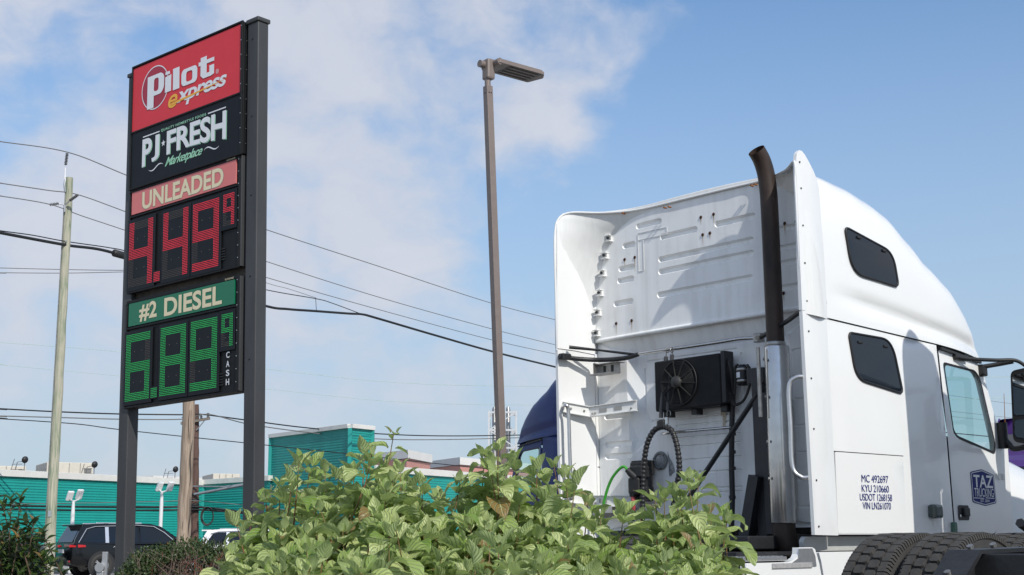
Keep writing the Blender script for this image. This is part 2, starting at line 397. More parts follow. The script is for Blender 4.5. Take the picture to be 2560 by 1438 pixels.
SCREAM = mat('sign cream vinyl', (.74, .66, .44), .5, spec=.3)
SMINT = mat('sign mint vinyl', (.32, .62, .42), .45)
SYEL = mat('sign yellow vinyl', (.80, .40, .04), .45)
SCRIM = mat('sign crimson vinyl', (.36, .018, .04), .4)
SUNDER = mat('weathered sign underside', (.10, .085, .07), .8, var=.5, vscale=9, col2=(.045, .04, .035))
UNLIT = mat('unlit diode', (.15, .125, .10), .6)
REDLED = mat('red diode', (.5, .02, .03), .5, emit=(1.0, .045, .085), estr=.80)
GRNLED = mat('green diode', (.02, .4, .08), .5, emit=(.03, .78, .19), estr=.45)
def sp(u, v, y=0.0): return (u, y, v + ZB)
for (a, b, top) in ((-2.175, -1.995, .0), (.095, .275, .045)):
    po = MB().box(sp(a, -ZB, .03), sp(b, top - .05, .18), .012).build('post', SPOST, sign)
    MB().box(sp(a - .016, top - .05, .014), sp(b + .016, top, .196), .01).build('post_cap', SPOST, po)
    q = MB()
    for k in range(5): q.cyl(sp((a + b) / 2, -.2 - k * .9, .03), sp((a + b) / 2, -.2 - k * .9, .024), .008, 8)
    q.build('rivet', SBLK, po)
def cabinet(name, u0, u1, v0, v1, yf, yb, frames):
    c = MB().box(sp(u0, v1, yf + .02), sp(u1, v0, yb), .006).build(name, SBLK, sign)
    MB().add([sp(u0 + .02, v1 - .003, yf + .03), sp(u1 - .02, v1 - .003, yf + .03), sp(u1 - .02, v1 - .003, yb - .01), sp(u0 + .02, v1 - .003, yb - .01)], [(0, 1, 2, 3)]).build('underside', SUNDER, c)
    f = MB()
    t = .02
    vs_ = [v0] + frames + [v1]
    for v in vs_: f.box(sp(u0, v - t / 2 - .002, yf), sp(u1, v + t / 2, yf + .024), .004)
    f.box(sp(u0, v1, yf - .001), sp(u0 + t, v0, yf + .024), .004); f.box(sp(u1 - t * 1.6, v1, yf - .001), sp(u1, v0, yf + .024), .004)
    f.build('frame', SBLK, c)
    q = MB()
    for k in range(9):
        v = v0 + (v1 - v0) * (k + .3) / 9
        q.cyl(sp(u1 - .016, v, yf - .006), sp(u1 - .016, v, yf), .006, 6); q.cyl(sp(u1 + .001, v, yf + .06), sp(u1 + .007, v, yf + .06), .006, 6)
    q.build('screw', ALU, c)
    return c
def panel(par, name, u0, u1, v0, v1, m, y=.016):
    return MB().box(sp(u0, v1, y), sp(u1, v0, y + .02)).build(name, m, par)
F3 = lambda y: (lambda u, v: sp(u, v, y))

c1 = cabinet('logo_cabinet', -2.04, .065, .036, -1.505, -.02, .20, [-.802])
rp_ = panel(c1, 'red_logo_panel', -2.018, .03, .012, -.79, SRED, -.008)
bp_ = panel(c1, 'black_logo_panel', -2.018, .03, -.812, -1.49, SDARK, -.008)
Y1, Y2, Y3 = -.010, -.012, -.014
# oval badge
ov = [(-1.565 + .268 * math.cos(a), -.335 + .272 * math.sin(a)) for a in np.linspace(0, 2 * math.pi, 48, endpoint=False)]
ovi = [(-1.565 + .255 * math.cos(a), -.335 + .259 * math.sin(a)) for a in np.linspace(0, 2 * math.pi, 48, endpoint=False)]
def flat(mb, loop, holes, y):
    P, T = cdt(loop, holes); mb.add([sp(a, b, y) for a, b in P], T); return mb
flat(MB(), ovi, [], Y1).build('badge', SCRIM, rp_)
flat(MB(), ov, [ovi], Y2).build('badge_ring', SWHITE, rp_)
L = MB()
Pout = rpoly([(-1.715, -.175), (-1.44, -.175), (-1.385, -.225), (-1.385, -.375), (-1.44, -.437), (-1.585, -.437), (-1.585, -.582), (-1.715, -.582)], [.006, .05, .05, .05, .05, .006, .006, .006])
flat(L, Pout, [rrect(-1.585, -.385, -1.495, -.222, .03)], Y3)
flat(L, [(-1.365, -.262), (-1.245, -.25), (-1.245, -.455), (-1.365, -.455)], [], Y3)
flat(L, [(-1.362, -.2), (-1.28, -.2), (-1.268, -.236), (-1.362, -.236)], [], Y3)
flat(L, [(-1.215, -.197), (-1.09, -.197), (-1.085, -.463), (-1.21, -.463)], [], Y3)
flat(L, rrect(-1.05, -.463, -.75, -.258, .06), [rrect(-.958, -.425, -.842, -.3, .03)], Y3)
flat(L, [(-.69, -.203), (-.577, -.203), (-.577, -.25), (-.44, -.25), (-.44, -.296), (-.577, -.296), (-.577, -.41), (-.527, -.41), (-.527, -.335), (-.44, -.335), (-.44, -.45), (-.50, -.463), (-.64, -.463), (-.69, -.42), (-.69, -.296), (-.728, -.296), (-.728, -.25), (-.69, -.25)], [], Y3)
L.build('lettering', SWHITE, rp_)
L = MB(); put_text(L, 'e', -1.30, -1.12, -.672, -.512, F3(Y2), .012, .25); L.build('lettering', SYEL, rp_)
L = MB(); put_text(L, 'xpress', -1.135, -.212, -.70, -.512, F3(Y2), .022, .25, .92); L.build('lettering', SWHITE, rp_)
L = MB(); flat(L, [(-1.24, -.612), (-.60, -.584), (-.19, -.566), (-.60, -.602), (-1.23, -.64)], [], Y3); L.build('stripe', SYEL, rp_)
L = MB(); rg = lambda r: [(-.385 + r * math.cos(a), -.44 + r * math.sin(a)) for a in np.linspace(0, 2 * math.pi, 20, endpoint=False)]
flat(L, rg(.026), [rg(.021)], Y2); put_text(L, 'R', -.396, -.373, -.455, -.425, F3(Y2)); L.build('lettering', SWHITE, rp_)
# market panel
def wfresh(a, b, u, v):
    s = (2 * ((u + 1.787) / 1.58) - 1) ** 2
    return u, -.938 - (1 - b) * (.285 + .06 * s) 
for (dx, dv, m, y) in ((.009, -.008, SMINT, Y1), (0, 0, SWHITE, Y3)):
    L = MB()
    put_text(L, 'P', -1.787 + dx, -1.60 + dx, 0, 1, F3(y), .03, 0, 1, lambda a, b, u, v: (wfresh(a, b, u, v)[0], wfresh(a, b, u, v)[1] + dv))
    put_text(L, 'J', -1.60 + dx, -1.45 + dx, 0, 1, F3(y), .03, 0, 1, lambda a, b, u, v: (wfresh(a, b, u, v)[0], wfresh(a, b, u, v)[1] + dv))
    put_text(L, 'FRESH', -1.306 + dx, -.209 + dx, 0, 1, F3(y), .028, 0, .96, lambda a, b, u, v: (wfresh(a, b, u, v)[0], wfresh(a, b, u, v)[1] + dv))
    L.build('lettering', m, bp_)
L = MB(); flat(L, [(-1.375 + (.042 if k % 2 == 0 else .018) * math.sin(2 * math.pi * k / 10), -1.07 + (.042 if k % 2 == 0 else .018) * math.cos(2 * math.pi * k / 10)) for k in range(10)], [], Y2); L.build('star', SWHITE, bp_)
L = MB(); put_text(L, 'QUALITY HOMESTYLE FOODS', -1.427, -.575, -.925, -.889, F3(Y2), .02, 0, 1.15); L.build('lettering', SMINT, bp_)
L = MB(); put_text(L, 'Marketplace', -1.335, -.628, -1.40, -1.262, F3(Y2), .012, .55, .86); L.build('lettering', SMINT, bp_)
L = MB()
for a, b in ((-1.783, -1.453), (-.54, -.219)): flat(L, [(a, -.900), (b, -.900), (b, -.914), (a, -.914)], [], Y2)
def swash(u0, u1, v0, v1):
    n = 16; U = []; D = []
    for k in range(n + 1):
        t = k / n; u = u0 + (u1 - u0) * t; v = v0 + (v1 - v0) * t + .022 * math.sin(2 * math.pi * t); w = .007 * math.sin(math.pi * t) + .0015
        U.append((u, v + w)); D.append((u, v - w))
    flat(L, U + D[::-1], [], Y2)
swash(-1.37, -1.65, -1.322, -1.345); swash(-.606, -.329, -1.325, -1.335)
L.build('ornament', SWHITE, bp_)

SEG = {'4': 'FGBC', '9': 'ABCDFG', '6': 'ACDEFG', '8': 'ABCDEFG', 'n': 'ABFGC'}
def seg_rects(w, h, s):
    hm = h / 2
    return {'A': (0, w, h - s, h), 'D': (0, w, 0, s), 'G': (0, w, hm - s / 2, hm + s / 2), 'F': (0, s, hm, h), 'B': (w - s, w, hm, h), 'E': (0, s, 0, hm), 'C': (w - s, w, 0, hm)}
def dots(pts, y, rad, m, name, par):
    q = MB()
    for (u, v) in pts:
        q.add([sp(u + rad * math.cos(k * math.pi / 3), v + rad * math.sin(k * math.pi / 3), y) for k in range(6)], [(0, 1, 2, 3, 4, 5)])
    return q.build(name, m, par, fixn=False)
def digit(par, ch, u0, v0, w, h, s, lit, pitch=.0195, rad=.0049):
    mod = MB().box(sp(u0 - .035, v0 - .045, .002), sp(u0 + w + .03, v0 + h + .04, .02), .004).build('digit_module', SDARK, par)
    rc = seg_rects(w, h, s); on, off = [], []
    nx = int(round(w / pitch)); ny = int(round(h / pitch))
    for i in range(nx):
        for j in range(ny):
            x, z = (i + .5) * w / nx, (j + .5) * h / ny
            ins = [k for k, (a, b, c, d) in rc.items() if a <= x <= b and c <= z <= d]
            if not ins: continue
            (on if any(k in SEG[ch] for k in ins) else off).append((u0 + x, v0 + z))
    dots(on, -.0015, rad, lit, 'lit_diode', mod)
    if off: dots(off, -.0015, rad, UNLIT, 'unlit_diode', mod)
    q = MB()
    for fx in (.35, .65):
        for fz in (.27, .73): q.cyl(sp(u0 + w * fx, v0 + h * fz, .002), sp(u0 + w * fx, v0 + h * fz, -.001), .005, 6)
    q.build('screw', UNLIT, mod)
def price(cab, v_top, pv0, pv1, pm, label, lu0, lu1, lv0, lv1, chars, lit, cash):
    pn = panel(cab, 'fuel_name_panel', -1.995, -.048, pv0, pv1, pm, .004)
    for wd, ua, ub in (((label, lu0, lu1),) if label[0] == 'U' else (('#2', lu0, -1.44), ('DIESEL', -1.30, lu1))):
        L = MB(); put_text(L, wd, ua, ub, lv0, lv1, F3(.001), .028, 0, 1.0); L.build('lettering', SCREAM, pn)
    if label[0] == 'U':
        L = MB(); put_text(L, label, lu0 - .006, lu1 + .006, lv0 - .006, lv1 + .006, F3(.0025), .038, 0, 1.0); L.build('lettering_outline', mat('grey outline', (.36, .27, .25), .5), pn)
    for k, u in enumerate((-2.02, -1.352, -.797)):
        digit(cab, chars[k], u, v_top - .79, .472, .785, .105, lit)
    digit(cab, 'n', -.255, v_top - .36, .195, .365, .052, lit)
    pts = [(-1.52 + .0195 * (i + .5), v_top - .79 + .0195 * (j + .5)) for i in range(6) for j in range(6)]
    mod = MB().box(sp(-1.525, v_top - .80, .004), sp(-1.395, v_top - .66, .02)).build('decimal_point', SDARK, cab)
    dots(pts, .001, .0049, lit, 'lit_diode', mod)
    q = MB()
    for k in range(5): q.box(sp(-.285, v_top - .60 - k * .03 - (.04 if cash else 0), .008), sp(-.235, v_top - .61 - k * .03 - (.04 if cash else 0), .02))
    q.build('vent_slot', BLACKP, cab)
    L = MB(); put_text(L, 'SUNSHINE', -.205, -.055, pv0 + .010, pv0 + .030, F3(-.0015)); L.build('lettering', SCREAM, cab)
    if cash:
        for k, ch in enumerate('CASH'): L = MB(); put_text(L, ch, -.182, -.126, -3.748 - k * .098, -3.681 - k * .098, F3(.012), .02); L.build('lettering', SWHITE, cab)
c2 = cabinet('unleaded_price_cabinet', -2.045, .02, -1.515, -2.765, .004, .205, [-1.535, -1.845])
MB().box(sp(.021, -2.765, .012), sp(.045, -1.515, .2), .003).build('side_flange', SPOST, c2)
price(c2, -1.92, -1.55, -1.822, SPINK, 'UNLEADED', -1.782, -.262, -1.80, -1.585, '449', REDLED, False)
MB().box(sp(-2.03, -2.90, .10), sp(.01, -2.74, .19)).build('gap_filler', SUNDER, sign)
c3 = cabinet('diesel_price_cabinet', -2.045, .02, -2.872, -4.12, .004, .205, [-2.886, -3.195])
MB().box(sp(.021, -4.12, .012), sp(.045, -2.872, .2), .003).build('side_flange', SPOST, c3)
price(c3, -3.266, -2.902, -3.172, SGREEN, '#2 DIESEL', -1.78, -.257, -3.145, -2.93, '689', GRNLED, True)
# scribble at the foot of the right post
sc = MB(); path = [sp(.115 + .11 * t, -5.70 + .028 * math.sin(t * 21) + .012 * math.sin(t * 47), .028) for t in np.linspace(0, 1, 60)]
sc.tube(path, .0035, 5); sc.build('scribble', SWHITE, sign)

# ------------------------------------------------------------------ lamp post
LBRN = mat('bronze lamp paint', (.205, .165, .145), .45, var=.12, vscale=10)
lb = at(1268, 1500, 20.0); lb.z = 0.0; lt = at(1219.5, 216, 20.0)
dv = (lt - lb); lb = lt - dv * (lt.z / dv.z)
lamp = tag(empty('lamp_post', lb), 'leaning bronze lamp post with flat downward lamp head', 'lamp post')
ax = (lt - lb).normalized()
ca, sa = math.cos(R(37)), math.sin(R(37))
e1 = Vector((ca, sa, 0)); e1 = (e1 - ax * e1.dot(ax)).normalized(); e2 = ax.cross(e1)
H = (lt - lb).length
MB().obox(ax * H / 2, e1, e2, ax, .057, .057, H / 2, .006).build('pole', LBRN, lamp)
MB().cyl(ax * (H - .02), ax * (H + .13), .048, 16).build('collar', LBRN, lamp)
q = MB()
for s_ in (-1, 1): q.cyl(ax * (H - .12) - e2 * .057 + e1 * .02 * s_, ax * (H - .12) - e2 * .064 + e1 * .02 * s_, .010, 8)
q.cyl(ax * (H - .12) - e1 * .057, ax * (H - .12) - e1 * .064, .010, 8); q.build('bolt', BLACKM, lamp)
hd = empty('lamp_head', lt - lb + ax * .12); hd.parent = lamp
la = Vector((math.sin(R(52)), math.cos(R(52)), -.01)).normalized(); lbx = Vector((-math.cos(R(52)), math.sin(R(52)), .0)).normalized(); lc = la.cross(lbx)
hp = lambda a, b, c: la * a + lbx * b + lc * c
MB().obox(hp(.02, 0, .16), la, lbx, lc, .075, .085, .17, .03).build('knuckle', LBRN, hd)
q = MB(); q.cyl(hp(-.14, .03, .24), hp(-.05, .03, .24), .06, 16); q.build('photocell', LBRN, hd)
q = MB(); q.cyl(hp(.09, -.215, .262), hp(.09, .215, .262), .055, 16); q.build('pivot', LBRN, hd)
pl_ = rpoly([(.06, -.23), (.98, -.23), (1.08, -.08), (1.0, .23), (.06, .23)], .03)
q = MB(); q.prism(pl_, lambda a, b, d: hp(a, b, d), .235, .282); q.build('housing', LBRN, hd)
q = MB(); q.prism([(.07, -.218), (.95, -.218), (.95, -.16), (.07, -.16)], lambda a, b, d: hp(a, b, d), .283, .305); q.build('rim', LBRN, hd)
q = MB(); q.prism([(.30, -.20), (.95, -.20), (.95, .20), (.30, .20)], lambda a, b, d: hp(a, b, d), .2315, .236); q.build('lens_plate', mat('dark lens plate', (.03, .027, .024), .35), hd)
q = MB()
for k in range(4): q.prism([(.34, -.155 + k * .10), (.91, -.155 + k * .10), (.91, -.135 + k * .10), (.34, -.135 + k * .10)], lambda a, b, d: hp(a, b, d), .218, .232)
q.build('lens_bar', LBRN, hd)

# ------------------------------------------------------------------ utility poles
def wood(name, c1, c2, c3):
    M = bpy.data.materials.new(name); M.use_nodes = True; n, l = M.node_tree.nodes, M.node_tree.links; b = n['Principled BSDF']; b.inputs['Roughness'].default_value = .85
    t = n.new('ShaderNodeTexCoord'); mp = n.new('ShaderNodeMapping'); mp.inputs['Scale'].default_value = (16, 16, .9); l.new(t.outputs['Object'], mp.inputs['Vector'])
    a = n.new('ShaderNodeTexNoise'); a.inputs['Scale'].default_value = 1.3; a.inputs['Detail'].default_value = 7; a.inputs['Distortion'].default_value = .6; l.new(mp.outputs[0], a.inputs['Vector'])
    c = n.new('ShaderNodeTexNoise'); c.inputs['Scale'].default_value = 1.1; c.inputs['Detail'].default_value = 4; l.new(t.outputs['Object'], c.inputs['Vector'])
    r1 = n.new('ShaderNodeMapRange'); r1.inputs['From Min'].default_value = .38; r1.inputs['From Max'].default_value = .62; l.new(a.outputs['Fac'], r1.inputs['Value'])
    r2 = n.new('ShaderNodeMapRange'); r2.inputs['From Min'].default_value = .4; r2.inputs['From Max'].default_value = .6; l.new(c.outputs['Fac'], r2.inputs['Value'])
    m1 = n.new('ShaderNodeMix'); m1.data_type = 'RGBA'; m1.inputs['A'].default_value = (*c1, 1); m1.inputs['B'].default_value = (*c2, 1); l.new(r2.outputs[0], m1.inputs['Factor'])
    m2 = n.new('ShaderNodeMix'); m2.data_type = 'RGBA'; m2.inputs['B'].default_value = (*c3, 1); l.new(m1.outputs['Result'], m2.inputs['A']); l.new(r1.outputs[0], m2.inputs['Factor'])
    l.new(m2.outputs['Result'], b.inputs['Base Color'])
    bp = n.new('ShaderNodeBump'); bp.inputs['Strength'].default_value = .5; bp.inputs['Distance'].default_value = .02; l.new(a.outputs['Fac'], bp.inputs['Height']); l.new(bp.outputs[0], b.inputs['Normal'])
    return M
GREENW = wood('green treated pine', (.34, .335, .25), (.15, .21, .13), (.43, .40, .31))
GREYW = wood('weathered grey brown pine', (.40, .31, .23), (.33, .26, .20), (.20, .15, .11))
REDW = wood('red brown creosote pine', (.15, .085, .065), (.12, .07, .055), (.08, .045, .035))
def pole(name, label, pt, pb, Y, rt, rb, m, n=20):
    t = at(*pt, Y); b = at(*pb, Y); d = t - b; b = t - d * (t.z / d.z)
    o = tag(empty(name, b), label, 'utility pole'); top = t - b
    q = MB(); K = 24; pts = []; rs = []
    rr = random.Random(name + str(pt))
    for k in range(K + 1):
        f = k / K; pts.append(top * f + Vector((rr.uniform(-.012, .012), rr.uniform(-.012, .012), 0))); rs.append(rb + (rt - rb) * f)
    q.tube(pts, rs, n); q.build('shaft', m, o)
    return o, b, top
PORC = mat('grey polymer insulator', (.10, .10, .10), .5); GALV = mat('galvanised steel', (.45, .46, .47), .45, .6, var=.2, vscale=20)
def insulator(par, a, b, n=6, r=.05):
    a, b = Vector(a), Vector(b); q = MB(); q.cyl(a, b, r * .45, 10); d = (b - a)
    for k in range(n): c = a + d * ((k + .5) / n); q.cyl(c - d.normalized() * .008, c + d.normalized() * .008, r, 12)
    return q.build('insulator', PORC, par)
up1, b1, t1 = pole('utility_pole', 'green treated wooden utility pole left of the price sign', (174, 445), (128, 1300), 40.0, .118, .158, GREENW)
L1 = lambda px, py, dy=0.0: at(px, py, 40.0 + dy) - b1
pin = L1(165, 425, -.1)
MB().tube([L1(162, 478, -.16), L1(163, 420, -.16)], .022, 8).build('bracket_rod', mat('white fibreglass rod', (.75, .75, .75), .4), up1)
MB().tube([L1(163, 480, -.14), L1(161, 462, -.2), L1(163, 450, -.16)], .035, 8).build('bracket_base', GALV, up1)
insulator(up1, L1(164, 413, -.16), L1(168, 383, -.16), 8)
arm = MB(); hub_ = L1(162, 513, -.17); arm.tube([hub_, L1(176, 500, -.3)], .02, 8); arm.tube([hub_, L1(146, 509, -.25)], .02, 8); arm.tube([hub_, L1(162, 530, -.17)], .03, 8); arm.build('crossarm_bracket', GALV, up1)
insulator(up1, L1(174, 502, -.3), L1(195, 487, -.42), 6); insulator(up1, L1(147, 509, -.25), L1(124, 512, -.3), 6)
gw = [t1 * f + Vector((-.10 - .035 * (1 - f), -.075 - .03 * (1 - f), 0)) for f in np.linspace(0, .93, 20)]
MB().tube(gw, .012, 5).build('ground_wire', STEEL, up1)
MB().obox(t1 * .16 + Vector((0, -.16, 0)), Vector((1, 0, 0)), Vector((0, 1, 0)), Vector((0, 0, 1)), .05, .004, .09).build('pole_tag', ALU, up1)
q = MB(); q.cyl(L1(172, 447), L1(171.8, 450), .122, 16); q.cyl(L1(165, 603, -.2), L1(165, 603, -.1), .03, 8); q.build('band', GALV, up1)

up2, b2, t2 = pole('utility_pole', 'weathered split grey-brown utility pole under the price sign', (487, 640), (459, 1350), 36.0, .14, .19, GREYW, 28)
L2 = lambda px, py, dy=0.0: at(px, py, 36.0 + dy) - b2
ck = MB()
for (px, py0, py1, w) in ((457, 1180, 1330, .016), (470, 1100, 1215, .012), (462, 1025, 1110, .009), (473, 1240, 1345, .012)):
    P = [L2(px + (1330 - y) * .04 + 1.5 * math.sin(y * .07), y, -.17) for y in np.linspace(py0, py1, 14)]
    ck.tube(P, [w * math.sin(math.pi * (k + .6) / 14.2) + .002 for k in range(14)], 5)
ck.build('split', mat('dark split', (.06, .045, .035), .9), up2)
up3, b3, t3 = pole('utility_pole', 'thin red-brown utility pole with short crossarm behind the weathered pole', (489, 1012), (486, 1350), 58.0, .15, .19, REDW)
L3 = lambda px, py, dy=0.0: at(px, py, 58.0 + dy) - b3
MB().beam(L3(452, 1059, -.25), L3(525, 1046, -.25), .09, .11).build('crossarm', mat('weathered crossarm', (.22, .19, .16), .85, var=.3), up3)
MB().tube([L3(491, 1076, -.2), L3(511, 1052, -.25)], .025, 6).build('brace', GALV, up3)
for px in (503, 520, 458): insulator(up3, L3(px, 1050 - (px - 488) * .18, -.25), L3(px, 1037 - (px - 488) * .14, -.25), 3, .075)
MB().tube(catmull([L3(486, 1236, -.25), L3(530, 1228, -.6), L3(600, 1214, -1.2), L3(640, 1206, -1.5)]), .06, 8).build('lamp_arm', GALV, up3)
MB().tube([L3(483, 1216, -.25), L3(560, 1217, -.8), L3(640, 1206, -1.5)], .03, 6).build('arm_stay', GALV, up3)
q = MB()
for y in (1236, 1250, 1262, 1270, 1276): q.cyl(L3(486, y - 2), L3(486, y + 2), .21, 14)
q.build('band', BLACKM, up3)
coil = MB()
for k in range(4):
    c = Vector(L3(519, 1291, -.4)); rx, rz = .235 + .012 * k, .335 + .02 * k
    coil.tube([c + Vector((rx * math.cos(a), -.03 * k, rz * math.sin(a))) for a in np.linspace(0, 2 * math.pi, 29)], .022, 6, False)
coil.build('cable_coil', RUBBER, up3)

# ------------------------------------------------------------------ overhead lines
WIRE = mat('grey aluminium wire', (.16, .155, .15), .6); WBLK = mat('black cable sheath', (.012, .013, .014), .55); WGRN = mat('pale green wire', (.42, .55, .47), .6)
def wire(name, label, pts, r, m=WIRE):
    P = [at(*p) for p in pts]; C = catmull(P, 10); base = Vector(C[0])
    o = MB().tube([c - base for c in C], r, 6, True).build(name, m, None, fixn=False); o.location = base
    return tag(o, label, 'cable' if 'cable' in name else 'power line', 'overhead lines')
D = lambda px: 1 / max(1 / 120.0, 1 / 40.0 + (px - 170) / 1220.0 * (1 / 70.0 - 1 / 40.0))
def line(pts): return [(a, b, D(a)) for a, b in pts]
wire('power_line', 'topmost power line, carried on the insulator above the green pole', line([(-900, 210), (-60, 344), (0, 354), (170, 381), (318, 439), (500, 512), (662, 573), (950, 667), (1225, 757), (1390, 800), (1600, 850), (2000, 935), (2900, 1060)]), .017)
wire('power_line', 'second highest power line, held by the right insulator of the green pole', line([(-900, 330), (-60, 449), (0, 458), (120, 476), (195, 487), (310, 528), (480, 592), (660, 652), (950, 744), (1228, 822), (1400, 865), (1600, 912), (2000, 985), (2900, 1085)]), .017)
wire('power_line', 'third power line, held by the left insulator of the green pole', line([(-900, 370), (-60, 482), (0, 490), (124, 511), (205, 540), (310, 575), (480, 633), (660, 692), (950, 775), (1230, 850), (1392, 886), (1600, 930), (2000, 1000), (2900, 1095)]), .016)
wire('thick_cable', 'thick black sheathed cable sagging across the middle of the picture', line([(-900, 400), (-60, 569), (0, 582), (160, 612), (285, 633), (470, 706), (660, 764), (720, 773), (790, 778), (870, 784), (905, 786), (940, 795), (1090, 839), (1235, 880), (1390, 918), (1600, 968), (2000, 1045), (2900, 1130)]), .052, WBLK)
sp_a, sp_b = at(283, 632, D(283) - .02), at(330, 645, D(330) - .02)
o = MB().tube([Vector((0, 0, 0)), (sp_b - sp_a) * .05, (sp_b - sp_a) * .9, sp_b - sp_a], [.07, .12, .12, .07], 14).build('splice_case', WBLK); o.location = sp_a
tag(o, 'black cylindrical splice case on the thick cable beside the price sign', 'splice case')
wire('messenger_cable', 'thin messenger cable just above the thick black cable', line([(-900, 396), (-60, 567), (0, 577), (80, 588), (160, 603), (270, 619), (330, 632), (500, 682), (662, 724), (790, 747), (830, 758), (905, 786)]), .018, WBLK)
wire('drop_wire', 'thin wire meeting the messenger cable at the hanger right of the sign', line([(330, 585), (500, 650), (668, 708), (720, 722), (790, 745)]), .011)
wire('cable_hanger', 'short double hanger wire down to the thick black cable', [(789, 744, D(790)), (790, 760, D(790)), (791, 778, D(790))], .012, WBLK)
wire('power_line', 'upper of the two level wires at the far left', [(-900, 640, 46), (-60, 668, 46), (0, 670, 46), (160, 674, 46), (308, 676, 46), (480, 676, 46)], .013)
wire('power_line', 'lower of the two level wires at the far left', [(-900, 665, 46), (-60, 682, 46), (0, 682, 46), (160, 683, 46), (308, 680, 46), (480, 676, 46)], .013)
wire('power_line', 'upper faint pale green wire low in the sky', [(-900, 770, 90), (-60, 850, 90), (0, 856, 90), (300, 880, 90), (660, 922, 90), (1000, 957, 90), (1390, 966, 90), (2000, 960, 90), (2800, 930, 90)], .014, WGRN)
wire('power_line', 'lower faint pale green wire low in the sky', [(-900, 830, 90), (-60, 905, 90), (0, 912, 90), (300, 940, 90), (660, 972, 90), (1000, 1005, 90), (1390, 1013, 90), (2000, 1010, 90), (2800, 985, 90)], .013, WGRN)
wire('power_line', 'dark line reaching the crossarm insulators from the left', [(-900, 960, 57), (-60, 1019, 57), (0, 1022, 57), (130, 1029, 57), (295, 1035, 57), (458, 1037, 57.7), (503, 1036, 57.7), (620, 1051, 60), (760, 1069, 63), (935, 1084, 66), (1120, 1090, 70), (1400, 1086, 74), (1800, 1078, 80)], .03, WBLK)
wire('power_line', 'second line at the crossarm insulators, just below the first', [(-900, 980, 57), (-60, 1037, 57), (0, 1040, 57), (150, 1044, 57), (295, 1048, 57), (458, 1048, 57.7), (520, 1036, 57.7), (620, 1060, 60), (760, 1080, 63), (935, 1097, 66), (1120, 1099, 70), (1400, 1092, 74), (1800, 1086, 80)], .024)
wire('power_line', 'line descending behind the two posts of the sign to the tower block', [(-900, 985, 55), (-60, 1041, 55), (0, 1047, 55), (95, 1053, 55), (200, 1061, 55), (290, 1073, 55.5), (455, 1091, 56.5), (600, 1106, 58), (740, 1121, 60), (900, 1138, 62), (1100, 1160, 65), (1400, 1190, 70), (1800, 1225, 78)], .02, WBLK)
wire('telephone_cable', 'upper black telephone cable in front of the teal wall', [(-900, 1250, 57), (-60, 1263, 57), (45, 1265, 57), (200, 1267, 57), (400, 1268, 57), (486, 1267, 57.7), (600, 1279, 59), (760, 1296, 61)], .045, WBLK)
wire('telephone_cable', 'lower black telephone cable in front of the teal wall', [(-900, 1262, 57), (-60, 1273, 57), (45, 1274, 57), (200, 1276, 57), (400, 1276, 57), (486, 1274, 57.7), (600, 1283, 59), (760, 1302, 61)], .04, WBLK)
wire('telephone_cable', 'thin grey telephone line above the black ones on the teal wall', [(-900, 1258, 57), (-60, 1262, 57), (45, 1260, 57), (200, 1258, 57), (400, 1254, 57), (486, 1252, 57.7), (600, 1262, 59), (760, 1280, 61)], .016)
# ------------------------------------------------------------------ teal corrugated building
TEAL = mat('teal corrugated steel', (.016, .325, .285), .42, var=.16, vscale=1.2, bump=0, stretch=(1, 1, .25))
COPING = mat('cream white coping', (.72, .70, .66), .6, var=.12, vscale=1.5)
ROOFG = mat('grey roof membrane', (.30, .30, .30), .9)
def onz(px, py, z):
    d = ray(px, py); return CO + d * ((z - EYE) / d.z)
def siding(p0, p1, z0, z1, name, par, org):
    p0, p1 = Vector((p0.x, p0.y, 0)), Vector((p1.x, p1.y, 0)); t = (p1 - p0).normalized(); n = Vector((t.y, -t.x, 0))
    if n.dot(Vector((0, 0, 0)) - p0) < 0: n = -n
    V = []; F = []; z = z0; prof = [(0, 0), (.05, 0), (.066, .02), (.108, .02), (.126, 0)]
    zs = []
    while z < z1:
        for dz, d in prof[:-1]:
            if z + dz < z1: zs.append((z + dz, d))
        z += .126
    zs.append((z1, 0))
    for zz, d in zs:
        V += [p0 + n * (d + .03) + Vector((0, 0, zz)) - org, p1 + n * (d + .03) + Vector((0, 0, zz)) - org]
    F = [(2 * i, 2 * i + 1, 2 * i + 3, 2 * i + 2) for i in range(len(zs) - 1)]
    return MB().add(V, F).build(name, TEAL, par)
def coping(p0, p1, z, par, org, h=.30):
    p0, p1 = Vector((p0.x, p0.y, z)) - org, Vector((p1.x, p1.y, z)) - org
    return MB().beam(p0 - Vector((0, 0, h / 2)), p1 - Vector((0, 0, h / 2)), .34, h, bev=.01).build('coping', COPING, par)
zt = at(0, 1174, 60.0).z
A = onz(0, 1174, zt); B = onz(510, 1200, zt); A = A - (B - A) * .9
Cc = onz(678, 1189, zt)
zT = 6.56; TL = onz(678, 1086, zT); TC = onz(876, 1060, zT); TR = onz(932, 1066, zT)
zR = 4.72; RA = onz(933, 1163, zR); RB = onz(1800, 1229, zR)
bo = Vector((B.x, B.y, 0)); bld = tag(empty('teal_building', bo), 'low teal corrugated building with cream coping and a taller block', 'building')
siding(A, B, .3, zt - .26, 'siding', bld, bo); siding(B, Cc, .3, zt - .26, 'siding', bld, bo)
siding(TL, TC, .3, zT - .2, 'siding', bld, bo); siding(TC, TR, .3, zT - .2, 'siding', bld, bo); siding(RA, RB, .3, zR - .28, 'siding', bld, bo)
coping(A, B, zt, bld, bo); coping(B, Cc, zt + .002, bld, bo, .26); coping(TL, TC, zT, bld, bo, .2); coping(TC, TR, zT + .002, bld, bo, .2); coping(RA, RB, zR, bld, bo, .32)
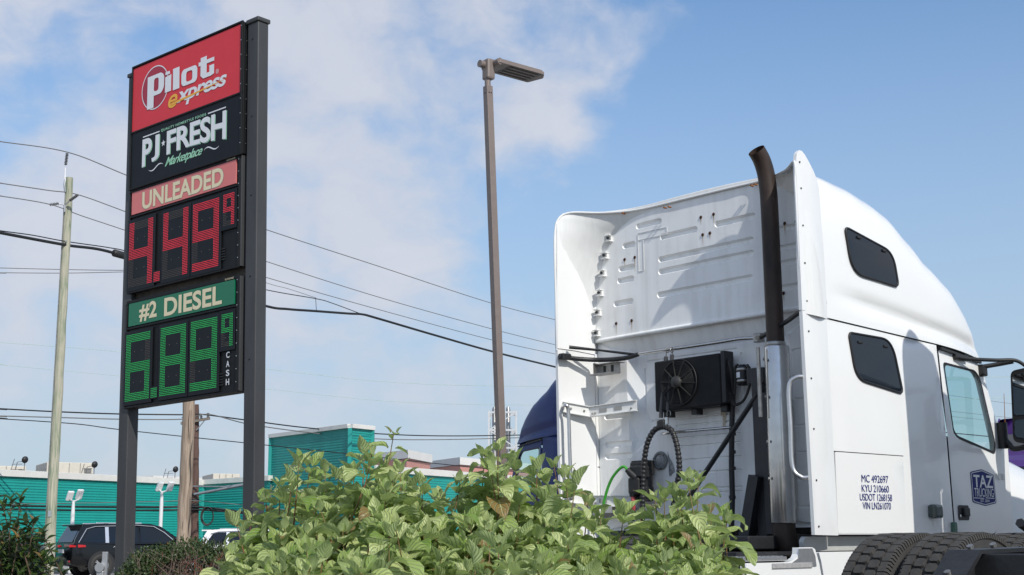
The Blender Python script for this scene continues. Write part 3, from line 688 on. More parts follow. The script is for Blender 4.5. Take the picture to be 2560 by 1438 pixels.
def mass(foot, z0, z1, name, m):
    q = MB(); n = len(foot); P = [Vector((p[0], p[1], 0)) - bo for p in foot]
    q.add([p + Vector((0, 0, z0)) for p in P] + [p + Vector((0, 0, z1)) for p in P], [tuple(range(n - 1, -1, -1)), tuple(range(n, 2 * n))] + [(i, (i + 1) % n, n + (i + 1) % n, n + i) for i in range(n)])
    return q.build(name, m, bld)
mass([(A.x, A.y), (B.x, B.y), (Cc.x, Cc.y), (Cc.x + 3, Cc.y + 30), (A.x - 4, A.y + 60)], 0, zt - .45, 'low_block', ROOFG)
bk = (TL - TC); dpt = Vector((TR.x - TC.x, TR.y - TC.y, 0)).normalized() * 9
mass([(TL.x, TL.y), (TC.x, TC.y), (TR.x, TR.y), (TR.x + bk.x, TR.y + bk.y)], 0, zT - .3, 'tower_block', mat('dark teal back wall', (.01, .2, .17), .6))
mass([(RA.x, RA.y), (RB.x, RB.y), (RB.x - 4, RB.y + 30), (RA.x - 6, RA.y + 30)], 0, zR - .45, 'low_block', ROOFG)
for p, z1 in ((B, zt - .26), (TL, zT - .2), (TC, zT - .2), (TR, zT - .2)):
    MB().box((p.x - bo.x - .09, p.y - bo.y - .16, .3), (p.x - bo.x + .09, p.y - bo.y + .04, z1)).build('corner_trim', TEAL, bld)

CREAM = mat('cream metal housing', (.62, .57, .48), .6, var=.12, vscale=3)
PINKW = mat('pink painted steel', (.62, .30, .25), .6, var=.1, vscale=1.0)
WSLAB = mat('white roof slab', (.74, .72, .68), .6, var=.1, vscale=1.0)
def rooftop(px0, px1, py, Yd, h, dep, label, name='rooftop_unit'):
    a, b = at(px0, py, Yd), at(px1, py, Yd + (px1 - px0) * .01); o = tag(empty(name, (a.x, a.y, a.z - h)), label, 'rooftop unit', 'rooftop units')
    t = Vector((b.x - a.x, b.y - a.y, 0)); L = t.length; t.normalize(); n = Vector((-t.y, t.x, 0))
    MB().obox(t * L / 2 + n * dep / 2 + Vector((0, 0, h / 2)), t, n, Vector((0, 0, 1)), L / 2, dep / 2, h / 2, .03).build('housing', CREAM, o)
    q = MB()
    for k in range(7): q.obox(t * (L * .88) - n * .02 + Vector((0, 0, h * (.25 + .08 * k))), t, n, Vector((0, 0, 1)), L * .08, .03, h * .02)
    q.build('louvre', STEEL, o)
    q = MB()
    for k in range(1, 4): q.obox(t * (L * k / 4.2) - n * .01 + Vector((0, 0, h / 2)), t, n, Vector((0, 0, 1)), .015, .02, h * .47)
    q.build('panel_joint', STEEL, o)
rooftop(-30, 66, 1164, 66, .6, 3, 'long cream rooftop housing at the left edge of the teal building')
rooftop(118, 234, 1155, 68, 1.1, 3, 'big cream rooftop housing behind the green utility pole')
rooftop(533, 600, 1184, 78, .8, 3, 'pale rooftop housing between the posts of the price sign')
def dish(px, py, Yd, label):
    c = at(px, py, Yd); o = tag(empty('floodlight', (c.x, c.y, c.z - .9)), label, 'floodlight', 'round floodlights on the roof')
    q = MB(); q.lathe([(0, .10), (.08, .10), (.14, .05), (.17, 0), (.165, -.03), (0, -.03)], (0.05, -.1, .9), (.75, -.6, -.2), 20); q.build('lamp_shell', BLACKP, o)
    q = MB(); q.cyl((0, 0, 0), (0, 0, .86), .025, 6); q.tube([(-.5, 0, 0), (-.35, 0, .8), (0, 0, .85)], .02, 6); q.tube([(-.75, 0, 0), (-.5, 0, .95)], .02, 6)
    for k in range(3): q.tube([(-.72 + .06 * k, 0, .2 + .25 * k), (-.1, 0, .2 + .25 * k)], .015, 5)
    q.build('stand', STEEL, o)
dish(62, 1150, 64, 'round black floodlight on a ladder stand at the far left of the roof')
dish(236, 1162, 66, 'round black floodlight beside the big cream rooftop housing')
dish(438, 1174, 72, 'round black floodlight on the roof seen between the sign posts')
# red-walled low roof behind the teal wall
c = at(345, 1190, 90); o = tag(empty('red_roof_shed', (c.x, c.y, 0)), 'low red shed with white fascia behind the teal wall', 'shed')
e = at(535, 1196, 96); t = Vector((e.x - c.x, e.y - c.y, 0))
MB().beam((0, 0, c.z - .2), (t.x, t.y, c.z - .2), 3.0, .35).build('fascia', WSLAB, o)
MB().beam((.3, .4, c.z / 2 - .3), (t.x - .3, t.y + .4, c.z / 2 - .3), 2.4, c.z - .6).build('wall', mat('brick red wall', (.28, .07, .05), .8, var=.2), o)
# pink canopy buildings right of the tower
def canopy(corner, left, right, Yd, z_under, label):
    zc = at(*corner, Yd).z; P = at(*corner, Yd); a = onz(*left, zc); b = onz(*right, zc)
    o = tag(empty('pink_building', (P.x, P.y, 0)), label, 'building', 'pink buildings behind the teal wall'); V = lambda p, z: Vector((p.x - P.x, p.y - P.y, z))
    far = a + (b - P)
    q = MB(); k = [P, b, far, a]
    q.add([V(p, zc) for p in k] + [V(p, zc - .55) for p in k], [(0, 1, 2, 3), (7, 6, 5, 4)] + [(i, (i + 1) % 4, 4 + (i + 1) % 4, 4 + i) for i in range(4)]); q.build('roof_slab', WSLAB, o)
    cen = (P + b + far + a) / 4; sh = [cen + (p - cen) * .97 for p in k]; s2 = [cen + (p - cen) * .93 for p in k]
    q = MB(); q.add([V(p, zc - .57) for p in sh] + [V(p, zc - 1.7) for p in s2], [(i, (i + 1) % 4, 4 + (i + 1) % 4, 4 + i) for i in range(4)]); q.build('soffit_beam', PINKW, o)
    s3 = [cen + (p - cen) * .90 for p in k]
    q = MB(); q.add([V(p, zc - 1.6) for p in s3] + [V(p, z_under) for p in s3], [(i, (i + 1) % 4, 4 + (i + 1) % 4, 4 + i) for i in range(4)]); q.build('window_band', DKGLASS, o)
    for i in range(4):
        for f in (0, .25, .5, .75):
            p = s2[i].lerp(s2[(i + 1) % 4], f); w = MB(); v = V(p, 0); w.box((v.x - .15, v.y - .15, z_under), (v.x + .15, v.y + .15, zc - 1.65)); w.build('column', mat('concrete column', (.45, .43, .4), .8), o)
    q = MB(); q.add([V(p, z_under + .9) for p in s2] + [V(p, 0) for p in s2], [(i, (i + 1) % 4, 4 + (i + 1) % 4, 4 + i) for i in range(4)]); q.build('wall', PINKW, o)
    return o
canopy((1081, 1137), (880, 1160), (1020, 1124), 92, 3.0, 'pink building with overhanging white flat roof nearer the teal tower')
canopy((1150, 1143), (1000, 1163), (1330, 1160), 100, 3.0, 'wide pink building with white roof slab left of the lattice stack')
# lattice stack with two pipes
c = at(1257, 1100, 120); o = tag(empty('lattice_stack', (c.x, c.y, 0)), 'pale steel lattice frame holding two metal chimney pipes', 'chimney')
zl = at(1257, 1030, 120).z; W2 = 1.22
q = MB(); k4 = [(-W2, -W2), (W2, -W2), (W2, W2), (-W2, W2)]
LAT = mat('pale lattice steel', (.55, .56, .57), .5, var=.1)
for x, y in k4: q.beam((x, y, 0), (x, y, zl), .17, .17)
for z in (zl - .15, zl - 1.75, zl - 3.35, zl - 4.95, zl - 6.55):
    for i in range(4): q.beam((*k4[i], z), (*k4[(i + 1) % 4], z), .14, .16)
for j, z in enumerate((zl - 1.75, zl - 3.35, zl - 4.95, zl - 6.55)):
    for i in range(4):
        a, b = k4[i], k4[(i + 1) % 4]
        if j % 2: a, b = b, a
        q.beam((*a, z), (*b, z + 1.6), .10, .10)
q.build('frame', LAT, o)
for x, r in ((-.75, .21), (.5, .2)):
    MB().tube([(x, 0, 0), (x, 0, zl + .25), (x, 0, zl + .45)], [r, r, r * .6], 14).build('chimney_pipe', STEEL, o)

# ------------------------------------------------------------------ floodlight poles in the car lot
WPOLE = mat('white pole paint', (.74, .74, .73), .45, var=.08)
def flood(px, py_top, heads, Yd, label):
    t = at(px, py_top, Yd); o = tag(empty('lot_lamp', (t.x, t.y, 0)), label, 'lot lamp', 'white lamps in the car lot')
    MB().tube([(0, 0, 0), (0, 0, t.z - .5), (0, 0, t.z)], [.075, .075, .05], 12).build('pole', WPOLE, o)
    q = MB()
    for hx, hy in heads:
        p = at(hx, hy, Yd) - Vector((t.x, t.y, 0)); q.tube([(0, 0, t.z - .05), (p.x, p.y, t.z + .05), (p.x, p.y, p.z - .1)], .035, 6)
    q.build('cross_arm', WPOLE, o)
    for i, (hx, hy) in enumerate(heads):
        p = at(hx, hy, Yd) - Vector((t.x, t.y, 0)); a = Vector((.35, -.3, .88)).normalized(); b = Vector((.75, .66, 0)).normalized(); n = a.cross(b)
        h = MB().obox(p, a, b, n, .20, .12, .06, .03).build('lamp_head', WPOLE, o)
        MB().obox(p + n * .062, a, b, n, .16, .09, .004).build('lens', GALV, h)
flood(184, 1251, [(175, 1240), (199, 1236)], 52, 'white twin-headed lot lamp between the green pole and the sign')
flood(405, 1228, [(399, 1217), (426, 1216)], 54, 'white twin-headed lot lamp seen between the sign posts')

# ------------------------------------------------------------------ cars
def tyre_simple(par, c, r, w, rim_m):
    t = MB(); t.lathe([(r * .62, -w / 2), (r * .9, -w / 2), (r, -w * .32), (r, w * .32), (r * .9, w / 2), (r * .62, w / 2)], c, (0, 1, 0), 32, True, True)
    wheel = t.build('wheel', RUBBER, par)
    s = -1 if c[1] < 0 else 1; q = MB(); q.lathe([(.03, s * w * .30), (r * .1, s * w * .34), (r * .12, s * w * .2)], c, (0, 1, 0), 16)
    for k in range(5):
        for dd in (-.12, .12):
            a = 2 * math.pi * k / 5 + dd; e = Vector(c) + Vector((math.cos(a) * r * .62, s * w * .36, math.sin(a) * r * .62)); q.beam(Vector(c) + Vector((math.cos(a) * .05, s * w * .3, math.sin(a) * .05)), e, .035, .03, up=(0, 1, 0))
    q.lathe([(r * .60, s * w * .44), (r * .64, s * w * .47), (r * .65, s * w * .3), (r * .60, s * w * .3)], c, (0, 1, 0), 32, True, True)
    q.build('rim', rim_m, wheel)
    MB().lathe([(.0, s * w * .05), (r * .6, s * w * .05)], c, (0, 1, 0), 24).build('brake_disc', STEEL, wheel)
def car(name, label, cat, origin, az, paint, sc=1.0, group=None):
    o = tag(empty(name, origin, R(90 - az)), label, cat, group); o.scale = (sc, sc, sc)
    st = [(-2.60, .70, .55, .98), (-2.52, .88, .42, 1.10), (-2.35, .95, .36, 1.14), (-1.9, .985, .33, 1.14), (-.8, .995, .30, 1.10), (.4, .995, .30, 1.08), (1.1, .99, .30, 1.08), (1.5, .98, .32, 1.12), (2.1, .95, .34, 1.05), (2.45, .88, .40, .96), (2.58, .74, .52, .80)]
    V = []; ring = 12
    for x, w, zl_, zb in st:
        half = [(w * .86, zl_), (w * .97, zl_ + .08), (w, zl_ + .28), (w * .995, (zl_ + zb) / 2 + .08), (w * .96, zb - .05), (w * .88, zb)]
        V += [(x, -a, z) for a, z in half] + [(x, a, z) for a, z in reversed(half)]
    F = [(i * ring + k, i * ring + (k + 1) % ring, (i + 1) * ring + (k + 1) % ring, (i + 1) * ring + k) for i in range(len(st) - 1) for k in range(ring)]
    F += [tuple(range(ring - 1, -1, -1)), tuple((len(st) - 1) * ring + k for k in range(ring))]
    MB().add(V, F, True).build('body', paint, o, auto=.7)
    gs = lambda z: .935 - (z - 1.08) * .27          # half width of the glasshouse at height z
    prof = [(-2.50, 1.08), (-2.44, 1.25), (-2.30, 1.52), (-2.20, 1.70), (-2.0, 1.755), (-1.2, 1.80), (-.4, 1.80), (.25, 1.76), (.55, 1.68), (.95, 1.40), (1.42, 1.08)]
    V = []
    for x, z in prof: hw = gs(z) - (.05 if z > 1.7 else 0); V += [(x, -hw, z), (x, hw, z)]
    n = len(prof); F = [(2 * i, 2 * i + 1, 2 * i + 3, 2 * i + 2) for i in range(n - 1)]
    sidev = [(x, -gs(z) + (.05 if z > 1.7 else 0), z) for x, z in prof]; F2 = [tuple(range(n))]
    q = MB().add(V, F, True); q.add(sidev, F2); q.add([(x, -y, z) for x, y, z in sidev], F2); q.build('cabin', paint, o, auto=.6)
    GL = DKGLASS
    def sidepanel(poly, s, off): return [(x, s * (gs(z) + off), z) for x, z in poly]
    chrome = mat('satin trim', (.62, .63, .65), .25, .8)
    wins = [[(-2.22, 1.16), (-1.42, 1.14), (-1.42, 1.64), (-1.75, 1.64), (-1.98, 1.58)], [(-1.30, 1.14), (-.28, 1.13), (-.32, 1.68), (-1.30, 1.66)], [(-.18, 1.13), (.98, 1.12), (.62, 1.46), (.28, 1.64), (-.2, 1.68)]]
    for s in (-1, 1):
        for w in wins: MB().add(sidepanel(rpoly(w, .03), s, .006), [tuple(range(len(w) * 6))]).build('side_window', GL, o)
        tr = MB(); path = [(-2.34, 1.14), (-2.05, 1.60), (-1.75, 1.68), (-.3, 1.725), (.3, 1.68), (.66, 1.48), (1.08, 1.13)]
        for a, b in zip(path[:-1], path[1:]): tr.beam((a[0], s * (gs(a[1]) + .008), a[1]), (b[0], s * (gs(b[1]) + .008), b[1]), .02, .05, up=(0, s, 0))
        tr.beam((-1.36, s * (gs(1.13) + .012), 1.13), (-1.36, s * (gs(1.66) + .012), 1.66), .02, .12, up=(1, 0, 0))
        tr.build('window_trim', chrome, o)
        MB().box((.98, s * .98, 1.10), (1.18, s * 1.16, 1.28), .04).build('mirror', paint, o)
        MB().box((-1.7, s * .665, 1.765), (-.1, s * .70, 1.812), .01).build('roof_rail', chrome, o)
        for x in (-1.05, .05): MB().box((x - .11, s * .985, .98), (x + .11, s * 1.02, 1.01), .008).build('door_handle', chrome, o)
        q = MB(); q.add([(-2.36, s * .965, .98), (-2.10, s * 1.0, 1.00), (-2.12, s * 1.0, 1.06), (-2.36, s * .962, 1.08)], [(0, 1, 2, 3)]); q.box((-2.63, s * .30, .99), (-2.40, s * .90, 1.07), .01)
        q.build('tail_light', mat('red tail light', (.45, .01, .015), .15, coat=.5), o)
        MB().box((-2.60, s * .55, .50), (-2.56, s * .82, .55), .005).build('bumper_reflector', mat('red reflector', (.4, .01, .01), .2), o)
        for x in (-1.55, 1.52):
            MB().lathe([(.30, 0), (.46, 0)], (x, s * 1.0, .40), (0, 1, 0), 28).build('wheel_arch', BLACKP, o)
            tyre_simple(o, (x, s * .90, .39), .39, .25, ALU)
    MB().add([(-2.50, -.76, 1.16), (-2.50, .76, 1.16), (-2.27, .66, 1.60), (-2.27, -.66, 1.60)], [(0, 1, 2, 3)]).build('rear_window', GL, o)
    MB().add([(1.40, -.84, 1.14), (1.40, .84, 1.14), (.62, .70, 1.66), (.62, -.70, 1.66)], [(0, 1, 2, 3)]).build('windscreen', GL, o)
    MB().box((-2.42, -.68, 1.70), (-2.0, .68, 1.76), .02).build('spoiler', paint, o)
    MB().box((-2.64, -.26, .80), (-2.60, .26, .93)).build('number_plate', mat('number plate', (.55, .57, .6), .5), o)
    MB().box((-2.66, -.80, .40), (-2.45, .80, .56), .03).build('bumper', BLACKP, o)
    return o
BLACKCAR = mat('black car paint', (.004, .005, .006), .18, coat=.25, spec=.35)
WHITECAR = mat('white car paint', (.75, .75, .75), .15, coat=.6)
GREYCAR = mat('dark grey car paint', (.03, .032, .036), .15, coat=.6)
def place(px, py, Yd, lx, ly, az):
    """origin of a car whose point (lx, ly) on the ground plan is seen at the pixel column px"""
    p = at(px, py, Yd); f = Vector((math.sin(R(az)), math.cos(R(az)))); l = Vector((-f.y, f.x))
    return (p.x - f.x * lx - l.x * ly, p.y - f.y * lx - l.y * ly, 0.0)
car('black_car', 'black family SUV with silver window trim passing behind the sign post', 'car', place(252, 1415, 45.5, -1.55, -.95, 54), 54, BLACKCAR)
car('white_car', 'white car mostly hidden behind the clipped hedge', 'car', place(620, 1380, 50, -.5, 0, 80), 80, WHITECAR, .9)
car('grey_car', 'dark grey car at the left edge behind the glossy shrub', 'car', place(-75, 1380, 44, 0, 0, 60), 60, GREYCAR)
# for-sale board
c = at(110, 1365, 40.5 + 8); o = tag(empty('sale_board', (c.x, c.y, 0)), 'small red, white and blue for-sale board behind the green pole', 'sign')
MB().box((-.22, -.02, c.z - .12), (.22, .02, c.z), .003).build('red_strip', mat('board red', (.5, .03, .04), .5), o)
L = MB(); put_text(L, 'FOR SALE', -.19, .19, c.z - .095, c.z - .025, lambda u, v: (u, -.023, v), .02); L.build('lettering', SWHITE, o)
MB().box((-.22, -.018, c.z - .62), (.22, .018, c.z - .125), .003).build('blue_panel', mat('board white blue', (.70, .72, .76), .5, var=.9, vscale=9, col2=(.08, .12, .45)), o)
MB().box((-.03, .02, 0), (.03, .05, c.z), .003).build('stake', WPOLE, o)
# galvanised post with a meter socket beside the left sign post
c = at(262, 1385, 13.2); o = tag(empty('meter_post', (c.x, c.y, 0)), 'small galvanised post with a round fitting beside the left sign post', 'meter post')
MB().box((-.02, -.02, 0), (.03, .02, c.z + .02), .004).build('channel', GALV, o)
q = MB(); q.cyl((-.03, -.06, c.z - .13), (-.03, -.02, c.z - .13), .045, 14); q.box((-.06, -.05, c.z - .30), (.01, -.02, c.z - .16), .01); q.build('fitting', GALV, o)
# ------------------------------------------------------------------ tractor units
TO = Vector((2.0874, 9.3308, 0)); TAZ_ = 0.8330
TF = Vector((math.sin(TAZ_), math.cos(TAZ_), 0)); TLft = Vector((-math.cos(TAZ_), math.sin(TAZ_), 0))
def tl(P): v = P - TO; return Vector((v.dot(TF), v.dot(TLft), v.z))
def on(px, py, axis, val):
    """the point of the white lorry's own space that lies on one of its planes, seen at a pixel of the photograph"""
    n = {'x': TF, 'y': TLft}[axis]; d = ray(px, py); t = (val - (CO - TO).dot(n)) / d.dot(n); return tl(CO + d * t)
def interp(tab, x):
    if x <= tab[0][0]: return tab[0][1]
    for (a, b), (c, d) in zip(tab[:-1], tab[1:]):
        if x <= c: t = (x - a) / (c - a); t = t * t * (3 - 2 * t) * .35 + t * .65; return b + (d - b) * t
    return tab[-1][1]
GASKET = mat('black window rubber', (.010, .010, .011), .5)
NSE = 6.5
ROOF_W = [(.30, 3.80), (.57, 3.86), (.91, 3.825), (1.2, 3.765), (1.41, 3.70), (1.68, 3.53), (1.915, 3.36), (2.245, 3.20), (2.45, 3.04), (2.60, 2.88), (2.72, 2.71), (2.80, 2.56)]
class Cab:
    def __init__(s, roof): s.roof = roof
    def seam(s, x): return 2.632 - .034 * x - (.012 * max(0, x - 1.9))
    def yb(s, x): return .05 + .12 * max(0.0, (x - 1.9) / .9) ** 2.2
    def roof_pt(s, x, th):
        zs, zr, yb = s.seam(x), max(s.seam(x) + .01, interp(s.roof, x)), s.yb(x)
        c, q = math.cos(th), math.sin(th); e = 2 / NSE
        y = yb + (1.25 - yb) * (1 - (abs(c) ** e) * (1 if c >= 0 else -1)); z = zs + (zr - zs) * abs(q) ** e
        g = .075 * math.exp(-((z - (2.85 - .085 * x)) / .06) ** 2) * min(1, max(0, (x - .4) / .5))
        y += g if y < 1.25 else -g
        return Vector((x, y, z))
    def section(s, x):
        zs, zr, yb = s.seam(x), max(s.seam(x) + .01, interp(s.roof, x)), s.yb(x); H = []
        for k in range(27): f = .92 * k / 26; H.append((yb + (1.25 - yb) * (1 - (1 - f ** NSE) ** (1 / NSE)), zs + (zr - zs) * f))
        c0 = (1 - .92 ** NSE) ** (1 / NSE)
        for k in range(1, 13): c = c0 * (1 - k / 12) ; H.append((yb + (1.25 - yb) * (1 - c), zs + (zr - zs) * (1 - c ** NSE) ** (1 / NSE)))
        P = []
        for y, z in H:
            g = .035 * math.exp(-((z - (2.86 - .09 * x)) / .05) ** 2) * min(1, max(0, (x - .4) / .5)) * (1 if zr - zs > .35 else (zr - zs) / .35)
            P.append(Vector((x, y + g, z)))
        return P + [Vector((p.x, 2.5 - p.y, p.z)) for p in reversed(P[:-1])]
    def roof_y(s, x, z):
        zs, zr, yb = s.seam(x), interp(s.roof, x), s.yb(x); f = min(.999, max(0, (z - zs) / (zr - zs)))
        return yb + (1.25 - yb) * (1 - (1 - f ** NSE) ** (1 / NSE))
    def side_y(s, x, z): return .05 + .012 * ((z - 1.8) / .8) ** 2 + .035 * max(0, (x - 1.95)) ** 1.5
def surf(poly, fn, holes=(), step=.12, smooth=True, thick=None):
    """triangulated patch that follows fn(u, v) -> 3-D"""
    us = [p[0] for p in poly]; vs_ = [p[1] for p in poly]; pts = []
    u = min(us) + step * .5
    while u < max(us):
        v = min(vs_) + step * .5
        while v < max(vs_): pts.append((u, v)); v += step
        u += step
    P, T = cdt(poly, holes, pts); return MB().add([fn(a, b) for a, b in P], T, smooth)
MIR = lambda s, y: y if s < 0 else 2.5 - y     # s=-1 right-hand side, +1 left-hand side

def tyre_mesh():
    Rr, w = .52, .275
    q = MB()
    prof = [(.285, -.10), (.30, -.125), (.40, -.142), (.465, -.140), (.500, -.122), (.506, -.10), (.506, .10), (.500, .122), (.465, .140), (.40, .142), (.30, .125), (.285, .10)]
    q.lathe(prof, (0, 0, 0), (0, 1, 0), 72, True, True)
    q.lathe([(.435, -.1435), (.45, -.146), (.452, -.1425)], (0, 0, 0), (0, 1, 0), 72); q.lathe([(.435, .1435), (.45, .146), (.452, .1425)], (0, 0, 0), (0, 1, 0), 72)
    return q
def tread_mesh():
    q = MB(); n = 46
    def blk(poly, r0, r1, taper=.9):
        cx = sum(p[0] for p in poly) / len(poly); cy = sum(p[1] for p in poly) / len(poly); k = len(poly); V = []
        for r, s in ((r0, 1.0), (r1, taper)):
            for a, y in poly:
                aa = cx + (a - cx) * s; yy = cy + (y - cy) * s; V.append((r * math.cos(aa), yy, r * math.sin(aa)))
        q.add(V, [tuple(range(k, 2 * k))] + [(i, (i + 1) % k, k + (i + 1) % k, k + i) for i in range(k)])
    da = 2 * math.pi / n
    for i in range(n):
        for row, y0 in ((0, -.038), (1, .038)):
            a = (i + .5 * row) * da; h = da * .43; c = da * .13; w = .031
            blk([(a - h + c, y0 - w), (a + h - c, y0 - w), (a + h, y0 - w + .012), (a + h, y0 + w - .012), (a + h - c, y0 + w), (a - h + c, y0 + w), (a - h, y0 + w - .012), (a - h, y0 - w + .012)], .500, .521)
        for s in (-1, 1):
            a = (i + .25) * da; h = da * .47
            blk([(a - h, s * .078), (a - h * .3, s * .082), (a + h * .2, s * .075), (a + h, s * .078), (a + h, s * .122), (a - h, s * .122)], .498, .520, .97)
            for j in range(3):
                a2 = a + (j - 1) * da / 3; hh = da * .11; V = []
                for (r, y) in ((.519, .121), (.515, .1335), (.488, .141), (.488, .12)):
                    V += [(r * math.cos(a2 - hh), s * y, r * math.sin(a2 - hh)), (r * math.cos(a2 + hh), s * y, r * math.sin(a2 + hh))]
                q.add(V, [(0, 1, 3, 2), (2, 3, 5, 4), (0, 2, 4, 6), (1, 7, 5, 3)])
    return q
TREADM = mat('worn tyre tread', (.036, .034, .032), .8, var=.45, vscale=30, bump=.2, bscale=160, col2=(.060, .056, .050))
_ty = tyre_mesh().build('tyre', RUBBER); _tr = tread_mesh().build('tread', TREADM)
TYRE, TREAD = _ty.data, _tr.data
for o in (_ty, _tr): bpy.data.objects.remove(o, do_unlink=True)
def add_tyre(par, c, rim=True, rot=0.0, out=-1):
    t = link('wheel', TYRE, par); t.location = c; t.rotation_euler = (0, rot, 0)
    link('tread', TREAD, t)
    if rim:
        q = MB(); q.lathe([(.0, out * .03), (.10, out * .05), (.12, out * .02), (.22, -out * .02), (.25, out * .05), (.287, out * .11), (.295, out * .118), (.28, -out * .1)], (0, 0, 0), (0, 1, 0), 32)
        for k in range(10): a = 2 * math.pi * k / 10; q.cyl((.17 * math.cos(a), out * .0, .17 * math.sin(a)), (.17 * math.cos(a), out * .04, .17 * math.sin(a)), .017, 8)
        q.build('rim', ALU, t)
    return t

def tractor(root, paint, roof, axles, frame_end, wall_detail=False, front_axle=3.75, mirrors=True):
    cb = Cab(roof)
    # roof fairing shell
    xs = [.36 + (2.80 - .36) * k / 40 for k in range(41)]; V = []
    for x in xs: V += cb.section(x)
    n = len(V) // len(xs); nth = n - 1
    F = [(i * n + k, i * n + k + 1, (i + 1) * n + k + 1, (i + 1) * n + k) for i in range(len(xs) - 1) for k in range(nth)]
    F.append(tuple((len(xs) - 1) * n + k for k in range(n)))
    roofo = MB().add(V, F, True).build('roof_fairing', paint, root, auto=.9)
    # sleeper sides, locker doors, extenders, doors
    for s in (-1, 1):
        side = lambda x, z, off=0.0: Vector((x, MIR(s, cb.side_y(x, z) - off), z))
        edge_top = [(x, cb.seam(x) - .007) for x in (1.90, 1.5, 1.1, .7, .36)]
        body = surf([(.36, 1.045), (1.975, 1.045), (1.94, 1.8)] + edge_top, side, step=.15).build('sleeper_side', paint, root)
        lk = rpoly([(.372, 1.052), (1.28, 1.052), (1.272, 1.634), (.372, 1.634)], .012)
        q = surf(lk, lambda x, z: side(x, z, .0025), step=.2); nl = len(lk)
        MB().box((.37, MIR(s, .0485), 1.6345), (1.28, MIR(s, .06), 1.6405)).build('locker_seam', GASKET, root)
        q.add([side(a, b, .0025) for a, b in lk] + [side(a, b, -.004) for a, b in lk], [(i, (i + 1) % nl, nl + (i + 1) % nl, nl + i) for i in range(nl)])
        lko = q.build('locker_door', paint, root)
        w2 = rpoly([(.648, 2.53), (1.22, 2.53), (1.318, 2.13), (.705, 2.195)], [.05, .14, .05, .12], 7)
        cx, cz = .97, 2.35
        gk = [(cx + (a - cx) * 1.025, cz + (b - cz) * 1.04) for a, b in w2]
        wo = surf(w2, lambda x, z: side(x, z, .007), step=.2).build('sleeper_window', DKGLASS, root)
        surf(gk, lambda x, z: side(x, z, .004), step=.2).tube([side(a, b, .006) for a, b in gk + gk[:1]], .010, 6, False).build('gasket', GASKET, wo)
        q = MB()
        for (a, b) in ((.78, 2.475), (1.13, 2.475)): p = side(a, b, .010); q.obox(p, Vector((1, 0, 0)), Vector((0, 1, 0)), Vector((0, 0, 1)), .028, .008, .011, .006)
        q.build('latch', BLACKP, wo)
        rs = lambda x, z, off=0.0: Vector((x, MIR(s, cb.roof_y(x, z) - off), z))
        if roof is ROOF_W:
            w1 = rpoly([(on(a, b, 'y', .075).x, on(a, b, 'y', .075).z) for a, b in ((2106, 572), (2222, 634), (2235, 716), (2122, 682))], [.05, .16, .05, .16], 8)
            cx, cz = sum(p[0] for p in w1) / len(w1), sum(p[1] for p in w1) / len(w1)
            gk = [(cx + (a - cx) * 1.025, cz + (b - cz) * 1.05) for a, b in w1]
            wo = surf(w1, lambda x, z: rs(x, z, .012), step=.05).build('upper_window', DKGLASS, roofo)
            surf(gk, lambda x, z: rs(x, z, .008), step=.05).tube([rs(a, b, .010) for a, b in gk + gk[:1]], .010, 6, False).build('gasket', GASKET, roofo)
            q = MB()
            for (a, b) in [(on(*k, 'y', .075).x, on(*k, 'y', .075).z) for k in ((2137, 596), (2200, 629))]: q.obox(rs(a, b, .018), Vector((1, 0, 0)), Vector((0, 1, 0)), Vector((0, 0, 1)), .026, .008, .011, .006)
            q.build('latch', BLACKP, roofo)
        # extender: upper fin and lower panel
        def ext(poly, name, nr=6):
            f = lambda x, z, d: Vector((x, MIR(s, .045 * max(0, x / .36) ** 2 + d), z))
            us = [p[0] for p in poly]; P, T = cdt(poly, (), [(x, z) for x in (.06, .12, .18, .24, .30) for z in np.arange(1.15, 3.75, .3) if min(p[1] for p in poly) < z < max(p[1] for p in poly)])
            q = MB(); k = len(P); q.add([f(a, b, 0) for a, b in P], T, True); q.add([f(a, b, .028) for a, b in P], T, True)
            m = len(poly); q.add([f(a, b, 0) for a, b in poly] + [f(a, b, .028) for a, b in poly], [(i, (i + 1) % m, m + (i + 1) % m, m + i) for i in range(m)])
            return q.build(name, paint, root)
        xe = 0.0 if s < 0 else -.045
        fin = [(xe - .012, 2.628), (.15, 2.625), (.345, 2.606), (.345, 3.50), (.335, 3.60), (.30, 3.665), (.25, 3.715), (.19, 3.765), (.13, 3.812), (.09, 3.832), (.055, 3.832), (.02, 3.80), (xe + .004, 3.72), (xe, 3.4), (xe - .008, 3.0)]
        fo = ext(fin, 'side_extender')
        lo = ext([(xe + .005, 1.042), (.348, 1.038), (.348, 2.598), (.15, 2.617), (xe - .010, 2.620)], 'side_extender')
        q = MB()
        for z in (1.10, 1.42, 1.78, 2.14, 2.48): q.cyl((.055, MIR(s, -.004), z), (.055, MIR(s, .01), z), .007, 8)
        for z in (2.70, 2.98, 3.26, 3.54, 3.74): q.cyl((.05, MIR(s, -.004), z), (.05, MIR(s, .01), z), .007, 8)
        q.build('rivet', BLACKP, lo)
        # door
        dr = rpoly([(1.995, 1.05), (2.66, 1.05), (2.72, 1.10), (2.86, 1.36), (2.90, 1.70), (2.87, 1.88), (2.655, 2.42), (2.60, 2.465), (2.50, 2.48), (1.925, 2.525), (1.962, 1.8)], [.01, .03, .05, .06, .05, .05, .06, .04, .03, .03, .01], 4)
        wh = rpoly([(1.972, 2.43), (2.52, 2.405), (2.60, 2.34), (2.775, 1.80), (2.755, 1.705), (2.10, 1.815), (2.045, 1.86)], [.05, .05, .05, .05, .06, .06, .04], 5)
        q = surf(dr, lambda x, z: side(x, z, 0), [wh], step=.14); m = len(wh)
